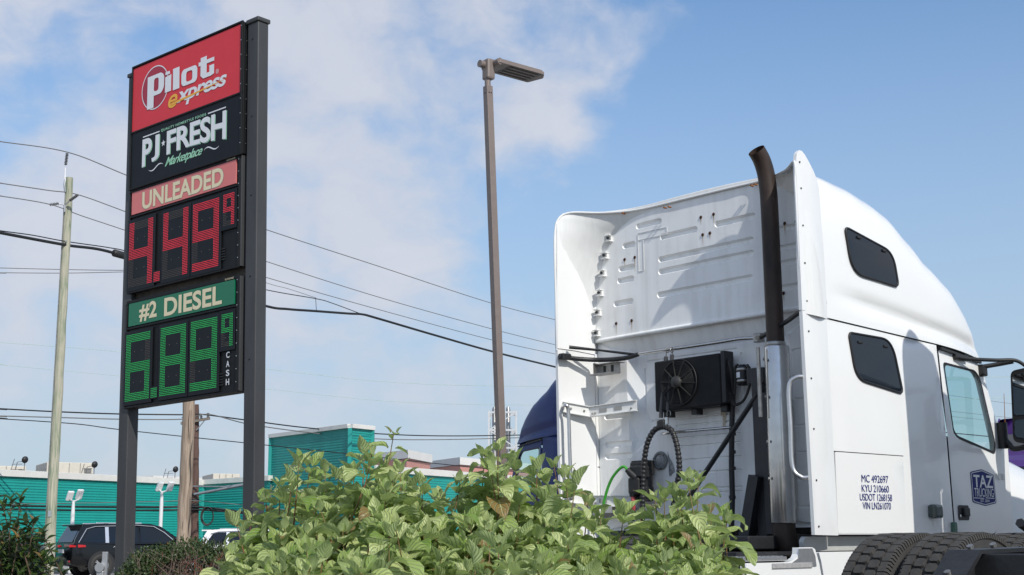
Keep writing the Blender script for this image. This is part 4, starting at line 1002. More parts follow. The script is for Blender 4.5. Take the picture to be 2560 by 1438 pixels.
        q.add([side(a, b, 0) for a, b in wh] + [side(a, b, -.05) for a, b in wh], [(i, (i + 1) % m, m + (i + 1) % m, m + i) for i in range(m)])
        door = q.build('door', paint, root)
        cx, cz = 2.37, 2.09; wi = [(cx + (a - cx) * .94, cz + (b - cz) * .93) for a, b in wh]
        surf(wh, lambda x, z: side(x, z, .003), [wi], step=.5, smooth=False).build('window_rubber', GASKET, door)
        surf(wi, lambda x, z: side(x, z, -.008), step=.5).build('window', GLASS, door)
        MB().box((2.02, MIR(s, .085), 1.06), (2.62, MIR(s, .11), 1.68)).build('inner_panel', DARKIN, door)
        surf([(2.60, .95), (3.04, .95), (3.04, 1.88), (2.905, 1.88), (2.92, 1.70), (2.875, 1.36), (2.73, 1.09)], lambda x, z: side(x, z, -.012), step=.2).build('cowl_side', paint, root)
        hdl = MB(); P = [side(a, b, .004) for a, b in rrect(2.045, 1.155, 2.225, 1.275, .02)]
        hdl.add(P, [tuple(range(len(P)))]); hdl.obox(side(2.165, 1.22, .012), Vector((1, 0, 0)), Vector((0, 1, 0)), Vector((0, 0, 1)), .045, .012, .035, .008); hdl.build('door_handle', BLACKP, door)
        q = MB(); q.cyl(side(2.078, 1.19, .002), side(2.078, 1.19, .008), .011, 12); q.build('lock', CHROME, door)
        # marker lamp, step label, A pillar, drip rail
        MB().box((1.59, MIR(s, -.012), 1.165), (1.72, MIR(s, .06), 1.275), .022).build('marker_lamp', mat('smoked marker lens', (.05, .065, .06), .15, coat=.4), root)
        MB().box((1.925, MIR(s, .03), 1.055), (1.985, MIR(s, .06), 1.14), .01).build('step_lamp', mat('grey green plastic', (.06, .14, .10), .4), root)
        q = MB(); q.beam((1.93, MIR(s, .035), 2.535), (2.60, MIR(s, .06), 2.475), .02, .018); q.build('drip_rail', BLACKP, root)
        q = MB(); q.add([(2.60, MIR(s, .10), 2.53), (2.70, MIR(s, .16), 2.53), (3.02, MIR(s, .16), 1.86), (2.90, MIR(s, .085), 1.86), (2.60, MIR(s, .16), 2.53), (2.90, MIR(s, .14), 1.86)], [(0, 1, 2, 3), (0, 3, 5, 4)]); q.build('windscreen_pillar', paint, root)
        # chassis fairing
        yf = lambda d: MIR(s, d)
        fr = rpoly([(.07, .40), (2.1, .40), (2.1, .925), (.012, .925), (.035, .86), (.06, .74)], .012)
        q = MB(); q.prism(fr, lambda a, b, d: (a, yf(d), b), -.02, .03); fp = q.build('chassis_fairing', paint, root)
        rr = [(-.84, .40), (.045, .40), (.035, .74), (.01, .85), (-.012, .905), (-.03, .945), (-.06, .958), (-.222, .958), (-.228, .915), (-.25, .89), (-.30, .872), (-.36, .862), (-.78, .862), (-.80, .84)]
        q = MB(); q.prism(rr, lambda a, b, d: (a, yf(d), b), -.02, .03); fp2 = q.build('chassis_fairing', paint, root)
        q = MB(); q.prism([(-.225, .952), (-.07, .952), (-.04, .90), (-.03, .83), (-.3, .83), (-.3, .862), (-.24, .885)], lambda a, b, d: (a, yf(d), b), -.026, -.0205); q.build('corner_cover', ALU if wall_detail else paint, fp2)
        q = MB(); q.box((-.53, yf(-.03), .822), (-.082, yf(-.021), .857), .003); q.build('reflective_strip', mat('silver reflective tape', (.55, .54, .53), .35, .3, var=.3, vscale=40), fp2)
        q = MB(); q.box((-.80, yf(.0), .872), (-.33, yf(.42), .900), .004)
        for k in range(9):
            for j in range(6): q.box((-.775 + k * .05, yf(.02 + j * .065), .9), (-.745 + k * .05, yf(.04 + j * .065), .905))
        q.build('step_plate', ALU, fp2)
        q = MB(); q.prism(rpoly([(.10, .93), (1.6, .93), (1.6, 1.032), (.12, 1.032), (.09, 1.0)], .015), lambda a, b, d: (a, yf(d), b), .16, .2); q.build('skirt_panel', mat('grey skirt panel', (.50, .50, .48), .45, var=.12), root)
        MB().lathe([(.02, 0), (.32, 0), (.33, .02), (.33, 1.2), (.32, 1.22), (.02, 1.22)], (.4, MIR(s, .42), .6), (1, 0, 0), 28).build('fuel_tank', ALU, root)
        q = MB(); q.tube([(-1.0 + .62 * math.cos(a) - .35, MIR(s, .18), .50 + .62 * math.sin(a)) for a in np.linspace(R(20), R(75), 8)], .03, 6); q.build('mudguard', BLACKP, root)
        if not mirrors: continue
        # mirror
        mo = MB(); hx, hy0, hy1 = 2.74, -.115, -.40
        pp = rpoly([(hy0, 2.40), (hy1, 2.43), (hy1 - .01, 1.74), (hy0 - .0, 1.80)], .05)
        mo.prism(pp, lambda a, b, d: (hx + d + .08 * (b - 2.1), MIR(s, a), b), 0.0, .10); mob = mo.build('mirror', BLACKP, root)
        gl = rpoly([(hy0 - .02, 2.36), (hy1 + .02, 2.385), (hy1 + .015, 2.02), (hy0 - .02, 2.02)], .03); gl2 = rpoly([(hy0 - .02, 1.98), (hy1 + .015, 1.98), (hy1 + .01, 1.79), (hy0 - .02, 1.84)], .03)
        for g_ in (gl, gl2): MB().add([(hx - .004 + .08 * (b - 2.1), MIR(s, a), b) for a, b in g_], [tuple(range(len(g_)))]).build('mirror_glass', mat('mirror glass', (.55, .58, .58), .02, 1.0), mob)
        q = MB(); q.tube(catmull([(2.16, MIR(s, .045), 2.485), (2.30, MIR(s, .0), 2.475), (2.55, MIR(s, -.10), 2.475), (2.70, MIR(s, -.2), 2.475), (2.77, MIR(s, -.26), 2.42)], 6), .016, 8)
        q.tube(catmull([(2.62, MIR(s, .07), 2.44), (2.70, MIR(s, -.05), 2.46), (2.74, MIR(s, -.16), 2.475)], 6), .02, 8); q.box((2.15, MIR(s, .03), 2.465), (2.36, MIR(s, .07), 2.51), .01); q.box((2.58, MIR(s, .03), 2.36), (2.66, MIR(s, .10), 2.46), .012)
        q.build('mirror_arm', BLACKP, root); q = MB()
        q.tube(catmull([(2.86, MIR(s, .08), 1.90), (2.86, MIR(s, .0), 1.80), (2.84, MIR(s, -.06), 1.75), (2.80, MIR(s, -.22), 1.77), (2.78, MIR(s, -.30), 1.80)], 6), .024, 8); q.tube([(2.86, MIR(s, .05), 1.98), (2.86, MIR(s, .05), 1.76)], .045, 10)
        q.build('mirror_arm', BLACKP, root)
    # rear wall
    def xlow(y): t = min(1, max(0, (min(y, 2.5 - y) - .42) / .10)); t = t * t * (3 - 2 * t); return .40 + .065 * t
    xup = lambda z: .365
    I = [(2.44, 2.72), (2.40, 3.1), (2.31, 3.42), (2.20, 3.60), (2.05, 3.70), (1.9, 3.745), (1.35, 3.755), (.9, 3.753), (.6, 3.745), (.45, 3.70), (.30, 3.60), (.19, 3.42), (.10, 3.1), (.06, 2.72)]
    I = [(1.25 + (y - 1.25) * 1.014, z + (.014 if z > 3 else 0)) for y, z in I]
    def ribbed(outline, ribs, base, name, m):
        extra = []; dep = {}
        def slot(y0, z0, y1, z1, h, d, w=.012):
            a, b = Vector((y0, z0)), Vector((y1, z1)); t = (b - a); Ln = t.length; t.normalize(); nn = Vector((-t.y, t.x)); res = []
            for r_, dd in ((h / 2, 0.0), (h / 2 - w, d)):
                lp = []
                for c, a0 in ((b, -90), (a, 90)):
                    for k in range(7): an = R(a0 + 30 * k); lp.append(tuple(c + t * (math.cos(an) * r_) + nn * (math.sin(an) * r_)))
                for p in lp: dep[(round(p[0], 5), round(p[1], 5))] = dd
                extra.append(lp)
        for r_ in ribs: slot(*r_)
        ys = np.arange(.1, 2.45, .08); pts = []
        for y in ys:
            for z in np.arange(min(p[1] for p in outline) + .05, max(p[1] for p in outline), .35): pts.append((y, z))
        def near(p):
            for r_ in ribs:
                a, b = Vector((r_[0], r_[1])), Vector((r_[2], r_[3])); q_ = Vector(p); t = max(0, min(1, (q_ - a).dot(b - a) / (b - a).length_squared))
                if (q_ - a.lerp(b, t)).length < r_[4] / 2 + .02: return True
            return False
        pts = [p for p in pts if not near(p)]
        P, T = cdt(outline, (), pts, extra)
        V = [(base(y, z) + dep.get((round(y, 5), round(z, 5)), 0.0), y, z) for y, z in P]
        return MB().add(V, T).build(name, m, root, auto=.35)
    wm = WALL if wall_detail else paint
    low_out = [(.06, 1.10), (2.44, 1.10), (2.44, 2.715), (.06, 2.715)]
    if not wall_detail:
        ribbed(low_out, [(.5, 1.5, 2.0, 1.5, .05, .02), (.5, 2.0, 2.0, 2.0, .05, .02), (.5, 2.4, 2.0, 2.4, .05, .02)], lambda y, z: xlow(y), 'rear_wall', wm)
        ribbed(I, [(.8, 3.0, 1.7, 3.0, .05, .02), (.8, 3.3, 1.7, 3.3, .05, .02)], lambda y, z: xup(z), 'upper_rear_wall', wm)
    else:
        k5 = lambda x, y: (1340 + x / 2.765, 340 + y / 2.765)
        def wl_(a, xx): p = on(*a, 'x', xx); return (p.y, p.z)
        ribs = []
        def rib(x0, y0, x1, y1, h=.055, d=.028, w=.014):
            a = wl_(k5(x0, y0 + 8), .38); b = wl_(k5(x1, y1 + 14), .38)
            z = (a[1] + b[1]) / 2; ribs.append((b[0], z, a[0], z, h, d, w))
        for r_ in ((870, 850, 1495, 705), (870, 935, 1495, 795), (862, 1095, 1490, 965), (880, 690, 1108, 635), (1260, 605, 1505, 540), (715, 625, 860, 570), (622, 755, 680, 735), (595, 915, 675, 890), (585, 1000, 672, 970), (560, 1155, 665, 1130)):
            rib(*r_)
        for z in (2.90, 3.09, 3.21, 3.36): ribs.append((.24, z, .55, z, .05, .026, .013))
        upw = ribbed(I, ribs, lambda y, z: xup(z), 'upper_rear_wall', wm)
        lr = []
        for (y0, y1, z) in ((.98, 2.06 - .18, 1.995), (.98, 1.62, 1.935), (.98, 1.62, 1.835), (.98, 1.6, 1.765), (.98, 1.6, 1.655), (.98, 1.6, 1.55), (.98, 1.6, 1.42), (.98, 1.6, 1.385)):
            lr.append((y0, z, y1, z, .020, .012, .007))
        for z in (1.25, 1.45, 1.65, 1.85, 2.05, 2.22, 2.42): lr.append((.14, z, .40, z, .022, .014, .007))
        for z in (1.72, 1.82, 2.06): lr.append((2.06 + .03, z, 2.35, z, .055, .022, .013))
        lr.append((.98, 2.50, 1.92, 2.50, .022, .012, .007)); lr.append((1.95, 2.12, 1.95, 2.44, .022, .012, .007)); lr.append((.93, 2.12, .93, 2.46, .022, .012, .007))
        ribbed(low_out, lr, lambda y, z: xlow(y), 'rear_wall', wm)
    # lip between the two wall panels
    q = MB(); q.tube([(.372, .07, 2.722), (.366, .5, 2.724), (.364, 1.25, 2.725), (.366, 2.0, 2.724), (.372, 2.43, 2.722)], .018, 8); q.build('wall_lip', wm, root)
    # bell that joins wall, extenders and roof
    E = [(-.05, 2.485, 2.61), (-.055, 2.487, 3.1), (-.06, 2.487, 3.42), (-.055, 2.487, 3.62), (-.02, 2.48, 3.76), (.07, 2.42, 3.825), (.24, 2.20, 3.81), (.345, 1.88, 3.792), (.352, 1.35, 3.785), (.350, .91, 3.78), (.335, .55, 3.77), (.17, .22, 3.745), (.01, .02, 3.74), (0, .013, 3.60), (0, .013, 3.42), (0, .013, 3.1), (0, .013, 2.61)]
    J = [(.368, 2.44, 2.61), (.368, 2.40, 3.1), (.368, 2.31, 3.42), (.368, 2.20, 3.60), (.368, 2.12, 3.66), (.368, 2.03, 3.705), (.368, 1.90, 3.74), (.368, 1.65, 3.748), (.368, 1.35, 3.752), (.368, .9, 3.75), (.368, .62, 3.742), (.368, .44, 3.70), (.368, .37, 3.66), (.368, .29, 3.59), (.368, .19, 3.42), (.368, .10, 3.1), (.368, .06, 2.61)]
    O_ = [(.36, 2.45, 2.61), (.36, 2.45, 3.1), (.36, 2.44, 3.42), (.365, 2.43, 3.58), (.37, 2.41, 3.70), (.375, 2.36, 3.77), (.38, 2.10, 3.79), (.39, 1.70, 3.80), (.40, 1.35, 3.80), (.39, .9, 3.80), (.38, .46, 3.79), (.375, .16, 3.78), (.37, .09, 3.70), (.365, .07, 3.58), (.36, .06, 3.42), (.36, .05, 3.1), (.36, .05, 2.61)]
    Ec, Jc, Oc = catmull(E, 6), catmull(J, 6), catmull(O_, 6)
    q = MB(); rows = 7; V = []
    for j in range(rows + 1):
        t = j / rows
        for a, b in zip(Ec, Jc):
            p = a.lerp(b, t); out_ = (p - Vector((.3, 1.25, 2.9))); out_.x = 0; out_.normalize(); V.append(p + out_ * (.055 * math.sin(math.pi * t)))
    nn = len(Ec); q.add(V, [(j * nn + i, j * nn + i + 1, (j + 1) * nn + i + 1, (j + 1) * nn + i) for j in range(rows) for i in range(nn - 1)], True)
    q.build('fairing_bell', EXTIN if wall_detail else paint, root)
    q = MB(); V = []
    for j in range(5):
        t = j / 4
        for a, b in zip(Ec, Oc):
            p = a.lerp(b, t); out_ = (p - Vector((.3, 1.25, 2.9))); out_.x = 0; out_.normalize(); V.append(p + out_ * (.004 + .03 * math.sin(math.pi * t)) if 24 < 0 else p + out_ * (.006 + .02 * math.sin(math.pi * t)))
    q.add(V, [(j * nn + i, j * nn + i + 1, (j + 1) * nn + i + 1, (j + 1) * nn + i) for j in range(4) for i in range(nn - 1)], True)
    q.tube([a for a in Ec], .010, 6)
    q.build('fairing_skin', paint, root)
    # cab core: floor, firewall, dash, seats, windscreen, bonnet
    MB().box((.60, .13, 1.06), (2.9, 2.37, 1.10)).build('cab_floor', DARKIN, root)
    MB().box((.64, .14, 1.10), (.66, 2.36, 3.4)).build('bunk_wall', DARKIN, root)
    q = MB()
    V = [cb.roof_pt(x, math.pi * k / 20) for x in (.62, 1.0, 1.4, 1.8, 2.2, 2.55) for k in range(21)]
    V = [Vector((v.x, 1.25 + (v.y - 1.25) * .95, v.z - .05)) for v in V]
    q.add(V, [(i * 21 + k, i * 21 + k + 1, (i + 1) * 21 + k + 1, (i + 1) * 21 + k) for i in range(5) for k in range(20)], True); q.build('headliner', DARKIN, root)
    MB().box((2.75, .2, 1.10), (3.0, 2.3, 1.72), .05).build('dashboard', DARKIN, root)
    MB().lathe([(.20, 0), (.215, .012), (.23, 0), (.215, -.012)], (2.62, 1.80, 1.72), (-.7, 0, .7), 24, True, True).build('steering_wheel', BLACKP, root)
    SEAT = mat('grey green seat fabric', (.20, .26, .26), .9)
    for y in (.45, 1.55):
        q = MB(); q.obox((2.10, y + .25, 1.75), Vector((.97, 0, -.24)), Vector((0, 1, 0)), Vector((.24, 0, .97)), .07, .23, .38, .05); q.box((2.12, y + .02, 1.30), (2.58, y + .48, 1.44), .05); q.box((2.2, y + .15, 1.1), (2.5, y + .35, 1.3)); q.obox((1.985, y + .25, 2.22), Vector((.97, 0, -.24)), Vector((0, 1, 0)), Vector((.24, 0, .97)), .045, .12, .10, .03); q.build('seat', SEAT, root)
    V = []; ny = 12
    for (x, z) in ((2.66, 2.53), (2.76, 2.30), (2.87, 2.08), (3.0, 1.84)):
        for k in range(ny + 1): f = k / ny * 2 - 1; V.append((x + .16 * (1 - f * f), 1.25 + f * 1.09, z))
    q = MB().add(V, [(j * (ny + 1) + i, j * (ny + 1) + i + 1, (j + 1) * (ny + 1) + i + 1, (j + 1) * (ny + 1) + i) for j in range(3) for i in range(ny)], True); q.build('windscreen', GLASS, root)
    st = [(2.93, 1.13, 1.93), (3.2, 1.15, 1.86), (3.7, 1.16, 1.74), (4.2, 1.12, 1.60), (4.6, 1.02, 1.44), (4.85, .85, 1.2), (4.9, .8, .7)]
    V = []
    for x, hw, zz in st:
        for k in range(13):
            th = math.pi * k / 12; c, s_ = math.cos(th), math.sin(th)
            V.append((x, 1.25 - math.copysign(abs(c) ** .45, c) * hw, .62 + (zz - .62) * abs(s_) ** .42))
    q = MB().add(V, [(i * 13 + k, i * 13 + k + 1, (i + 1) * 13 + k + 1, (i + 1) * 13 + k) for i in range(len(st) - 1) for k in range(12)], True); q.build('bonnet', paint, root)
    MB().box((4.86, .62, .62), (4.93, 1.88, 1.32), .03).build('grille', CHROME, root)
    MB().box((4.6, .12, .38), (4.98, 2.38, .66), .06).build('bumper', paint, root)
    for y in (.82, 1.60): MB().box((frame_end, y, .68), (4.5, y + .085, .94), .006).build('frame_rail', BLACKM, root)
    q = MB()
    for x in (frame_end + .05, -1.0, .2, 1.5, 3.0): q.box((x, .905, .72), (x + .1, 1.60, .90), .005)
    q.build('crossmember', BLACKM, root)
    q = MB(); q.box((-.75, .10, .905), (.36, 2.40, .93)); q.box((-.2, .42, .945), (.34, 2.1, 1.04), .01) ; q.build('rear_deck', BLACKM, root)
    for x in axles:
        for s in (-1, 1):
            for d, rim in ((.14, True), (.48, False)):
                add_tyre(root, (x, MIR(s, d), .52), rim, rng.uniform(0, 6), s)
        MB().cyl((x, .3, .52), (x, 2.2, .52), .09, 12).build('axle', BLACKM, root)
    for s in (-1, 1): add_tyre(root, (front_axle, MIR(s, .18), .52), True, rng.uniform(0, 6), s)
    return cb

truck = tag(empty('white_truck', TO, math.pi / 2 - TAZ_), 'white sleeper-cab truck tractor with dark exhaust stack, parked at right', 'truck')
cab = tractor(truck, WHITE, ROOF_W, (-1.45, -2.75), -3.3, True)

# ------------------------------------------------------------------ fittings on the white lorry's rear wall
X = Vector((1, 0, 0)); Y = Vector((0, 1, 0)); Z = Vector((0, 0, 1))
def wp(px, py, x): return on(px, py, 'x', x)
# exhaust
ex = MB(); ex.lathe([(.090, 0), (.093, .01), (.093, 1.295), (.090, 1.305), (.07, 1.305), (.07, 0)], (.20, .405, 1.125), (.012, 0, 1), 40, True, True); exo = ex.build('exhaust_shield', CHROME, truck)
q = MB(); 
for z in (1.45, 1.72, 2.05, 2.33): q.cyl((.105, .44, z), (.098, .445, z), .012, 8)
q.build('bolt', STEEL, exo); MB().box((.085, .478, 1.9), (.112, .50, 2.425), .004).build('shield_strap', STEEL, exo)
top_ = catmull([(.212, .41, 2.42), (.214, .41, 3.0), (.214, .41, 3.50), (.208, .41, 3.64), (.19, .412, 3.77), (.15, .416, 3.87), (.095, .42, 3.935)], 8)
q = MB(); q.tube(top_, .067, 28, False); q.tube(top_[-14:], .061, 28, False); po = q.build('exhaust_pipe', PIPE, truck)
MB().cyl(top_[-9], top_[-8], .0605, 24).build('bore_shade', mat('near black', (.004, .004, .004), 1.0), po)  # black disc across the bore, the dark of the pipe mouth painted in
q = MB(); q.tube(catmull([(.20, .405, 1.14), (.205, .40, 1.02), (.25, .38, .92), (.38, .36, .86), (.7, .36, .84)], 6), .085, 18); q.build('exhaust_elbow', PIPE, truck)
MB().lathe([(.069, 0), (.074, .004), (.074, .03), (.069, .034)], (.212, .41, 2.43), (0, 0, 1), 24).build('pipe_clamp', STEEL, exo)
# stack support frame
q = MB(); q.box((.26, .60, .93), (.36, .69, 2.30), .006); q.box((.24, .52, 1.05), (.37, .60, 2.10), .004); q.beam(wp(1893, 1190, .24), wp(1868, 1345, .24), .09, .10, up=(1, 0, 0)); q.beam(wp(1868, 1340, .24), wp(1874, 1420, .24), .09, .10, up=(1, 0, 0)); q.box((.27, .58, 2.18), (.37, .74, 2.30), .008)
q.build('stack_support', BLACKM, truck)
MB().tube([wp(1894, 985, .27), wp(1718, 1250, .27)], .020, 10).build('diagonal_strut', BLACKM, truck)
q = MB(); q.tube(catmull([wp(1832, 985, .40), wp(1830, 1060, .40), wp(1829, 1160, .40), wp(1831, 1240, .40), wp(1829, 1310, .40), wp(1826, 1400, .40)], 6), .022, 8)
for y in (1010, 1085, 1130, 1171, 1243): q.cyl(wp(1831, y - 4, .40), wp(1831, y + 4, .40), .027, 8)
q.build('cable_loom', BLACKP, truck)
# chrome hose rail and the tracker arm left of it
q = MB(); q.tube(catmull([wp(1592, 886, .33), wp(1640, 878, .33), wp(1720, 867, .33), wp(1800, 855, .33), wp(1850, 847, .33), wp(1892, 845, .33)], 6), .014, 10); ra = q.build('hose_rail', CHROME, truck)
q = MB(); q.obox(wp(1897, 845, .33), X, Y, Z, .03, .035, .035, .006); q.cyl(wp(1893, 845, .28), wp(1893, 845, .31), .018, 10); q.build('rail_bracket', STEEL, ra)
MB().tube([wp(1903, 843, .30), (.16, .25, 2.60), (.05, .05, 2.635)], .018, 8).build('rail_strut', BLACKM, truck)
q = MB(); q.tube(catmull([on(1398, 891, 'y', 2.44), on(1440, 897, 'y', 2.40), wp(1500, 900, .26), wp(1560, 896, .30), wp(1596, 886, .33)], 6), .020, 8); q.obox(on(1412, 892, 'y', 2.43), X, Y, Z, .05, .03, .025, .006); q.build('extender_stay', BLACKM, truck)
MB().tube([on(1423, 868, 'y', 2.42), wp(1500, 876, .24), wp(1592, 887, .32)], [.016, .010, .012], 8).build('gas_strut', BLACKM, truck)
br = MB(); c0 = wp(1522, 915, .30); br.obox(c0 + Vector((0, 0, -.03)), X, Y, Z, .004, .13, .045); br.obox(c0 + Vector((-.06, .0, -.075)), X, Y, Z, .065, .12, .003); br.obox(c0 + Vector((-.02, .115, -.02)), X, Y, Z, .05, .003, .05)
br.obox(c0 + Vector((.0, 0, .018)), X, Y, Z, .05, .14, .003); br.build('cable_bracket', STEEL, truck)
q = MB()
for k in (-1, 1): q.obox(c0 + Vector((-.005, k * .045, -.025)), X, Y, Z, .004, .012, .028)
q.build('bracket_slot', BLACKP, truck)
# white hinge brackets across the left-hand gap
for (py, dz) in ((1018, 0), (1240, 0)):
    q = MB(); a = on(1408, py, 'y', 2.46); b = on(1474, py + 12, 'y', 2.40); c = wp(1592, py + (-4 if py < 1100 else 14), .33)
    q.beam(a, b, .006, .085, up=Z); q.beam(b, c, .006, .085, up=Z); q.beam(a + Z * -.043, b + Z * -.043, .05, .006); q.beam(b + Z * -.043, c + Z * -.043, .05, .006); q.beam(a + Z * .043, b + Z * .043, .04, .006); q.beam(b + Z * .043, c + Z * .043, .04, .006)
    h = q.build('hinge_bracket', EXTIN, truck)
    q = MB()
    for f in (.3, .62): p = b.lerp(c, f); t = (c - b).normalized(); q.obox(p + Vector((-.006, 0, 0)), t, t.cross(Z), Z, .038, .003, .016)
    q.build('slot', mat('grey slot', (.30, .30, .29), .7), h)
    q = MB()
    for f in (.08, .14, .9): p = b.lerp(c, f) + Vector((-.008, 0, -.02)); q.cyl(p, p + Vector((-.008, 0, 0)), .009, 8)
    for f in (.3, .8): p = a.lerp(b, f); q.cyl(p, p + Vector((-.012, -.01, 0)), .009, 8)
    q.build('bolt', STEEL, h)
MB().tube(catmull([on(1409, 1016, 'y', 2.45), on(1415, 1013, 'y', 2.38), on(1421, 1030, 'y', 2.37), on(1424, 1120, 'y', 2.37), on(1428, 1236, 'y', 2.37), on(1424, 1246, 'y', 2.40), on(1418, 1250, 'y', 2.45)], 6), .016, 10).build('grab_handle', ALU, truck)
MB().tube(catmull([(.0, .03, 2.15), (-.03, .07, 2.145), (-.055, .115, 2.08), (-.055, .118, 1.8), (-.055, .118, 1.52), (-.03, .07, 1.445), (.0, .03, 1.44)], 7), .017, 12).build('grab_handle', ALU, truck)
MB().tube(catmull([wp(1654, 1086, .42), wp(1662, 1084, .37), wp(1700, 1080, .36), wp(1790, 1072, .36), wp(1822, 1069, .37), wp(1828, 1069, .42)], 6), .012, 10).build('tow_rail', CHROME, truck)
# clips up the left joint
CLIPS = [wp(px, py, .37) for px, py in ((1527, 598), (1517, 641), (1511, 685), (1504, 734), (1499, 783), (1496, 834))]
for c_ in CLIPS:
    q = MB(); y, z = c_.y + .02, c_.z + .025; x = .37; q.obox((x - .02, y - .025, z), X, Y, Z, .035, .028, .004); q.obox((x - .02, y - .025, z - .05), X, Y, Z, .035, .028, .004); q.obox((x + .0, y - .045, z - .025), X, Y, Z, .03, .004, .025); q.build('joint_clip', EXTIN, truck)
q = MB()
for c_ in CLIPS:
    y, z = c_.y - .01, c_.z + .025; x = .37 - .045; q.cyl((x, y, z - .025), (x - .012, y - .004, z - .025), .013, 8)
q.build('joint_bolt', BLACKM, truck)
# rusty bolt holes with their streaks
k5 = lambda x, y: (1340 + x / 2.765, 340 + y / 2.765)
q = MB(); st_ = MB(); rr_ = random.Random(3)
def upx(z): return .365
for (hx, hy) in ((1140, 563), (1228, 542), (1153, 684), (1203, 672), (613, 855), (683, 840), (662, 1277), (555, 1297), (1720, 605), (1800, 590), (1712, 1087)):
    p = wp(*k5(hx, hy), upx(3.0)); x = upx(p.z) - .003
    q.lathe([(0, .004), (.010, .004), (.0145, .0)], (x, p.y, p.z), (-1, 0, 0), 12)
    Lk = rr_.uniform(.04, .12); w = rr_.uniform(.003, .006); pts = []
    for t in np.linspace(0, 1, 6): pts.append((p.y + w * (1 - t) * (.9 if t else 1.2), p.z - .012 - Lk * t))
    for t in np.linspace(1, 0, 6): pts.append((p.y - w * (1 - t) * (.9 if t else 1.2), p.z - .012 - Lk * t))
    P, T = cdt(pts); st_.add([(upx(b) - .0025, a, b) for a, b in P], T)
q.build('bolt_hole', mat('dark rust hole', (.075, .028, .014), .9, var=.5, vscale=80), truck); st_.build('rust_streak', mat('thin rust stain', (.52, .36, .20), .8, var=.4, vscale=80), truck)
q = MB(); 
for (px, py) in ((1660, 510), (1671, 508), (1877, 455), (1886, 452), (1556, 524), (1964, 418)):
    p = on(px, py + 9, 'x', .30); q.cyl(p + X * .03, p + Vector((-.004, 0, 0)), .008, 8)
q.build('lip_bolt', RUST, truck)
# tape frames
q = MB()
def tape(a, b, w=.006):
    a, b = Vector((upx(a[1]) - .003, *a)), Vector((upx(b[1]) - .003, *b)); q.beam(a, b, .003, w, up=(0, a.z - b.z, b.y - a.y))
p0 = wp(*k5(705, 675), .365); p1 = wp(*k5(905, 630), .365); p2 = wp(*k5(700, 940), .365)
tape((p0.y, p0.z), (p1.y, p1.z)); tape((p0.y, p0.z - .06), (p1.y, p1.z - .06)); tape((p0.y, p0.z), (p0.y, p2.z)); tape((p0.y - .06, p0.z - .06), (p0.y - .06, p2.z)); tape((p1.y, p1.z), (p1.y, p1.z - .06)); tape((p0.y, p2.z), (p0.y - .06, p2.z))
q.build('tape_frame', EXTIN, truck)
# condenser with fan
fb = MB(); a = wp(1658, 912, .33); b = wp(1800, 1012, .33)
fb.box((.28, 1.00, 2.045), (.42, 1.685, 2.455), .012); CBLK = mat('matt black condenser', (.009, .009, .010), .6, var=.3, vscale=15, spec=.3)
fbo = fb.build('condenser', CBLK, truck)
MB().box((.285, .955, 2.06), (.40, 1.0, 2.47), .008).build('condenser_tank', BLACKP, fbo)
fc = Vector((.275, 1.42, 2.26))
q = MB(); q.lathe([(.175, .0), (.19, .012), (.19, .0), (.175, -.015)], fc, (-1, 0, 0), 40, True, True)
for r_ in np.arange(.055, .176, .0125): q.lathe([(r_ - .0018, .022), (r_, .025), (r_ + .0018, .022), (r_, .019)], fc, (-1, 0, 0), 36, True, True)
q.build('fan_guard', BLACKP, fbo)
q = MB()
for k in range(10): t_ = 2 * math.pi * k / 10 + .1; q.beam(fc + Vector((-.03, .04 * math.cos(t_), .04 * math.sin(t_))), fc + Vector((-.018, .178 * math.cos(t_), .178 * math.sin(t_))), .006, .012, up=X)
q.build('guard_spoke', mat('dusty black plastic', (.022, .021, .020), .7), fbo)
q = MB(); q.lathe([(0, .055), (.045, .052), (.052, .03), (.052, 0)], fc, (-1, 0, 0), 24); q.build('fan_motor', mat('dusty motor', (.03, .03, .03), .6, var=.4, vscale=30), fbo)
q = MB()
for k in range(7):
    t_ = 2 * math.pi * k / 7; u_ = Vector((0, math.cos(t_), math.sin(t_))); w_ = Vector((0, -math.sin(t_), math.cos(t_)))
    q.add([fc + u_ * .05 + w_ * .02 + X * .01, fc + u_ * .165 + w_ * .05 + X * .012, fc + u_ * .165 - w_ * .03 + X * .03, fc + u_ * .05 - w_ * .02 + X * .025], [(0, 1, 2, 3)])
q.build('fan_blade', BLACKP, fbo)
q = MB()
for y in (1.62, 1.33, 1.03): MB().box((.34, y - .03, 2.0), (.42, y + .03, 2.05), .004).build('foot', BLACKM, fbo)
q = MB(); P = wp(1814, 912, .33); q.tube(catmull([Vector((.34, .955, 2.40)), wp(1822, 908, .32), wp(1828, 930, .33), wp(1831, 965, .36), wp(1833, 1000, .39)], 6), .011, 8); q.tube(catmull([Vector((.34, .955, 2.13)), wp(1822, 985, .33), wp(1828, 1005, .35), wp(1840, 1012, .36), wp(1860, 1000, .35), wp(1874, 965, .34), wp(1877, 930, .34), wp(1868, 912, .34)], 6), .011, 8)
q.tube(catmull([wp(1836, 985, .36), wp(1839, 950, .35), wp(1838, 920, .34), wp(1845, 912, .34)], 6), .011, 8); q.build('refrigerant_hose', RUBBER, fbo)
dr_ = MB(); dc = wp(1858, 965, .35); dr_.lathe([(0, 0), (.035, .004), (.046, .018), (.048, .05), (.048, .13), (.046, .145), (.030, .152), (.030, .165), (.0, .168)], dc, (0, 0, 1), 24); dro = dr_.build('receiver_drier', BLACKP, truck)
q = MB(); q.lathe([(.0485, .10), (.0485, .055)], dc, (0, 0, 1), 24); 
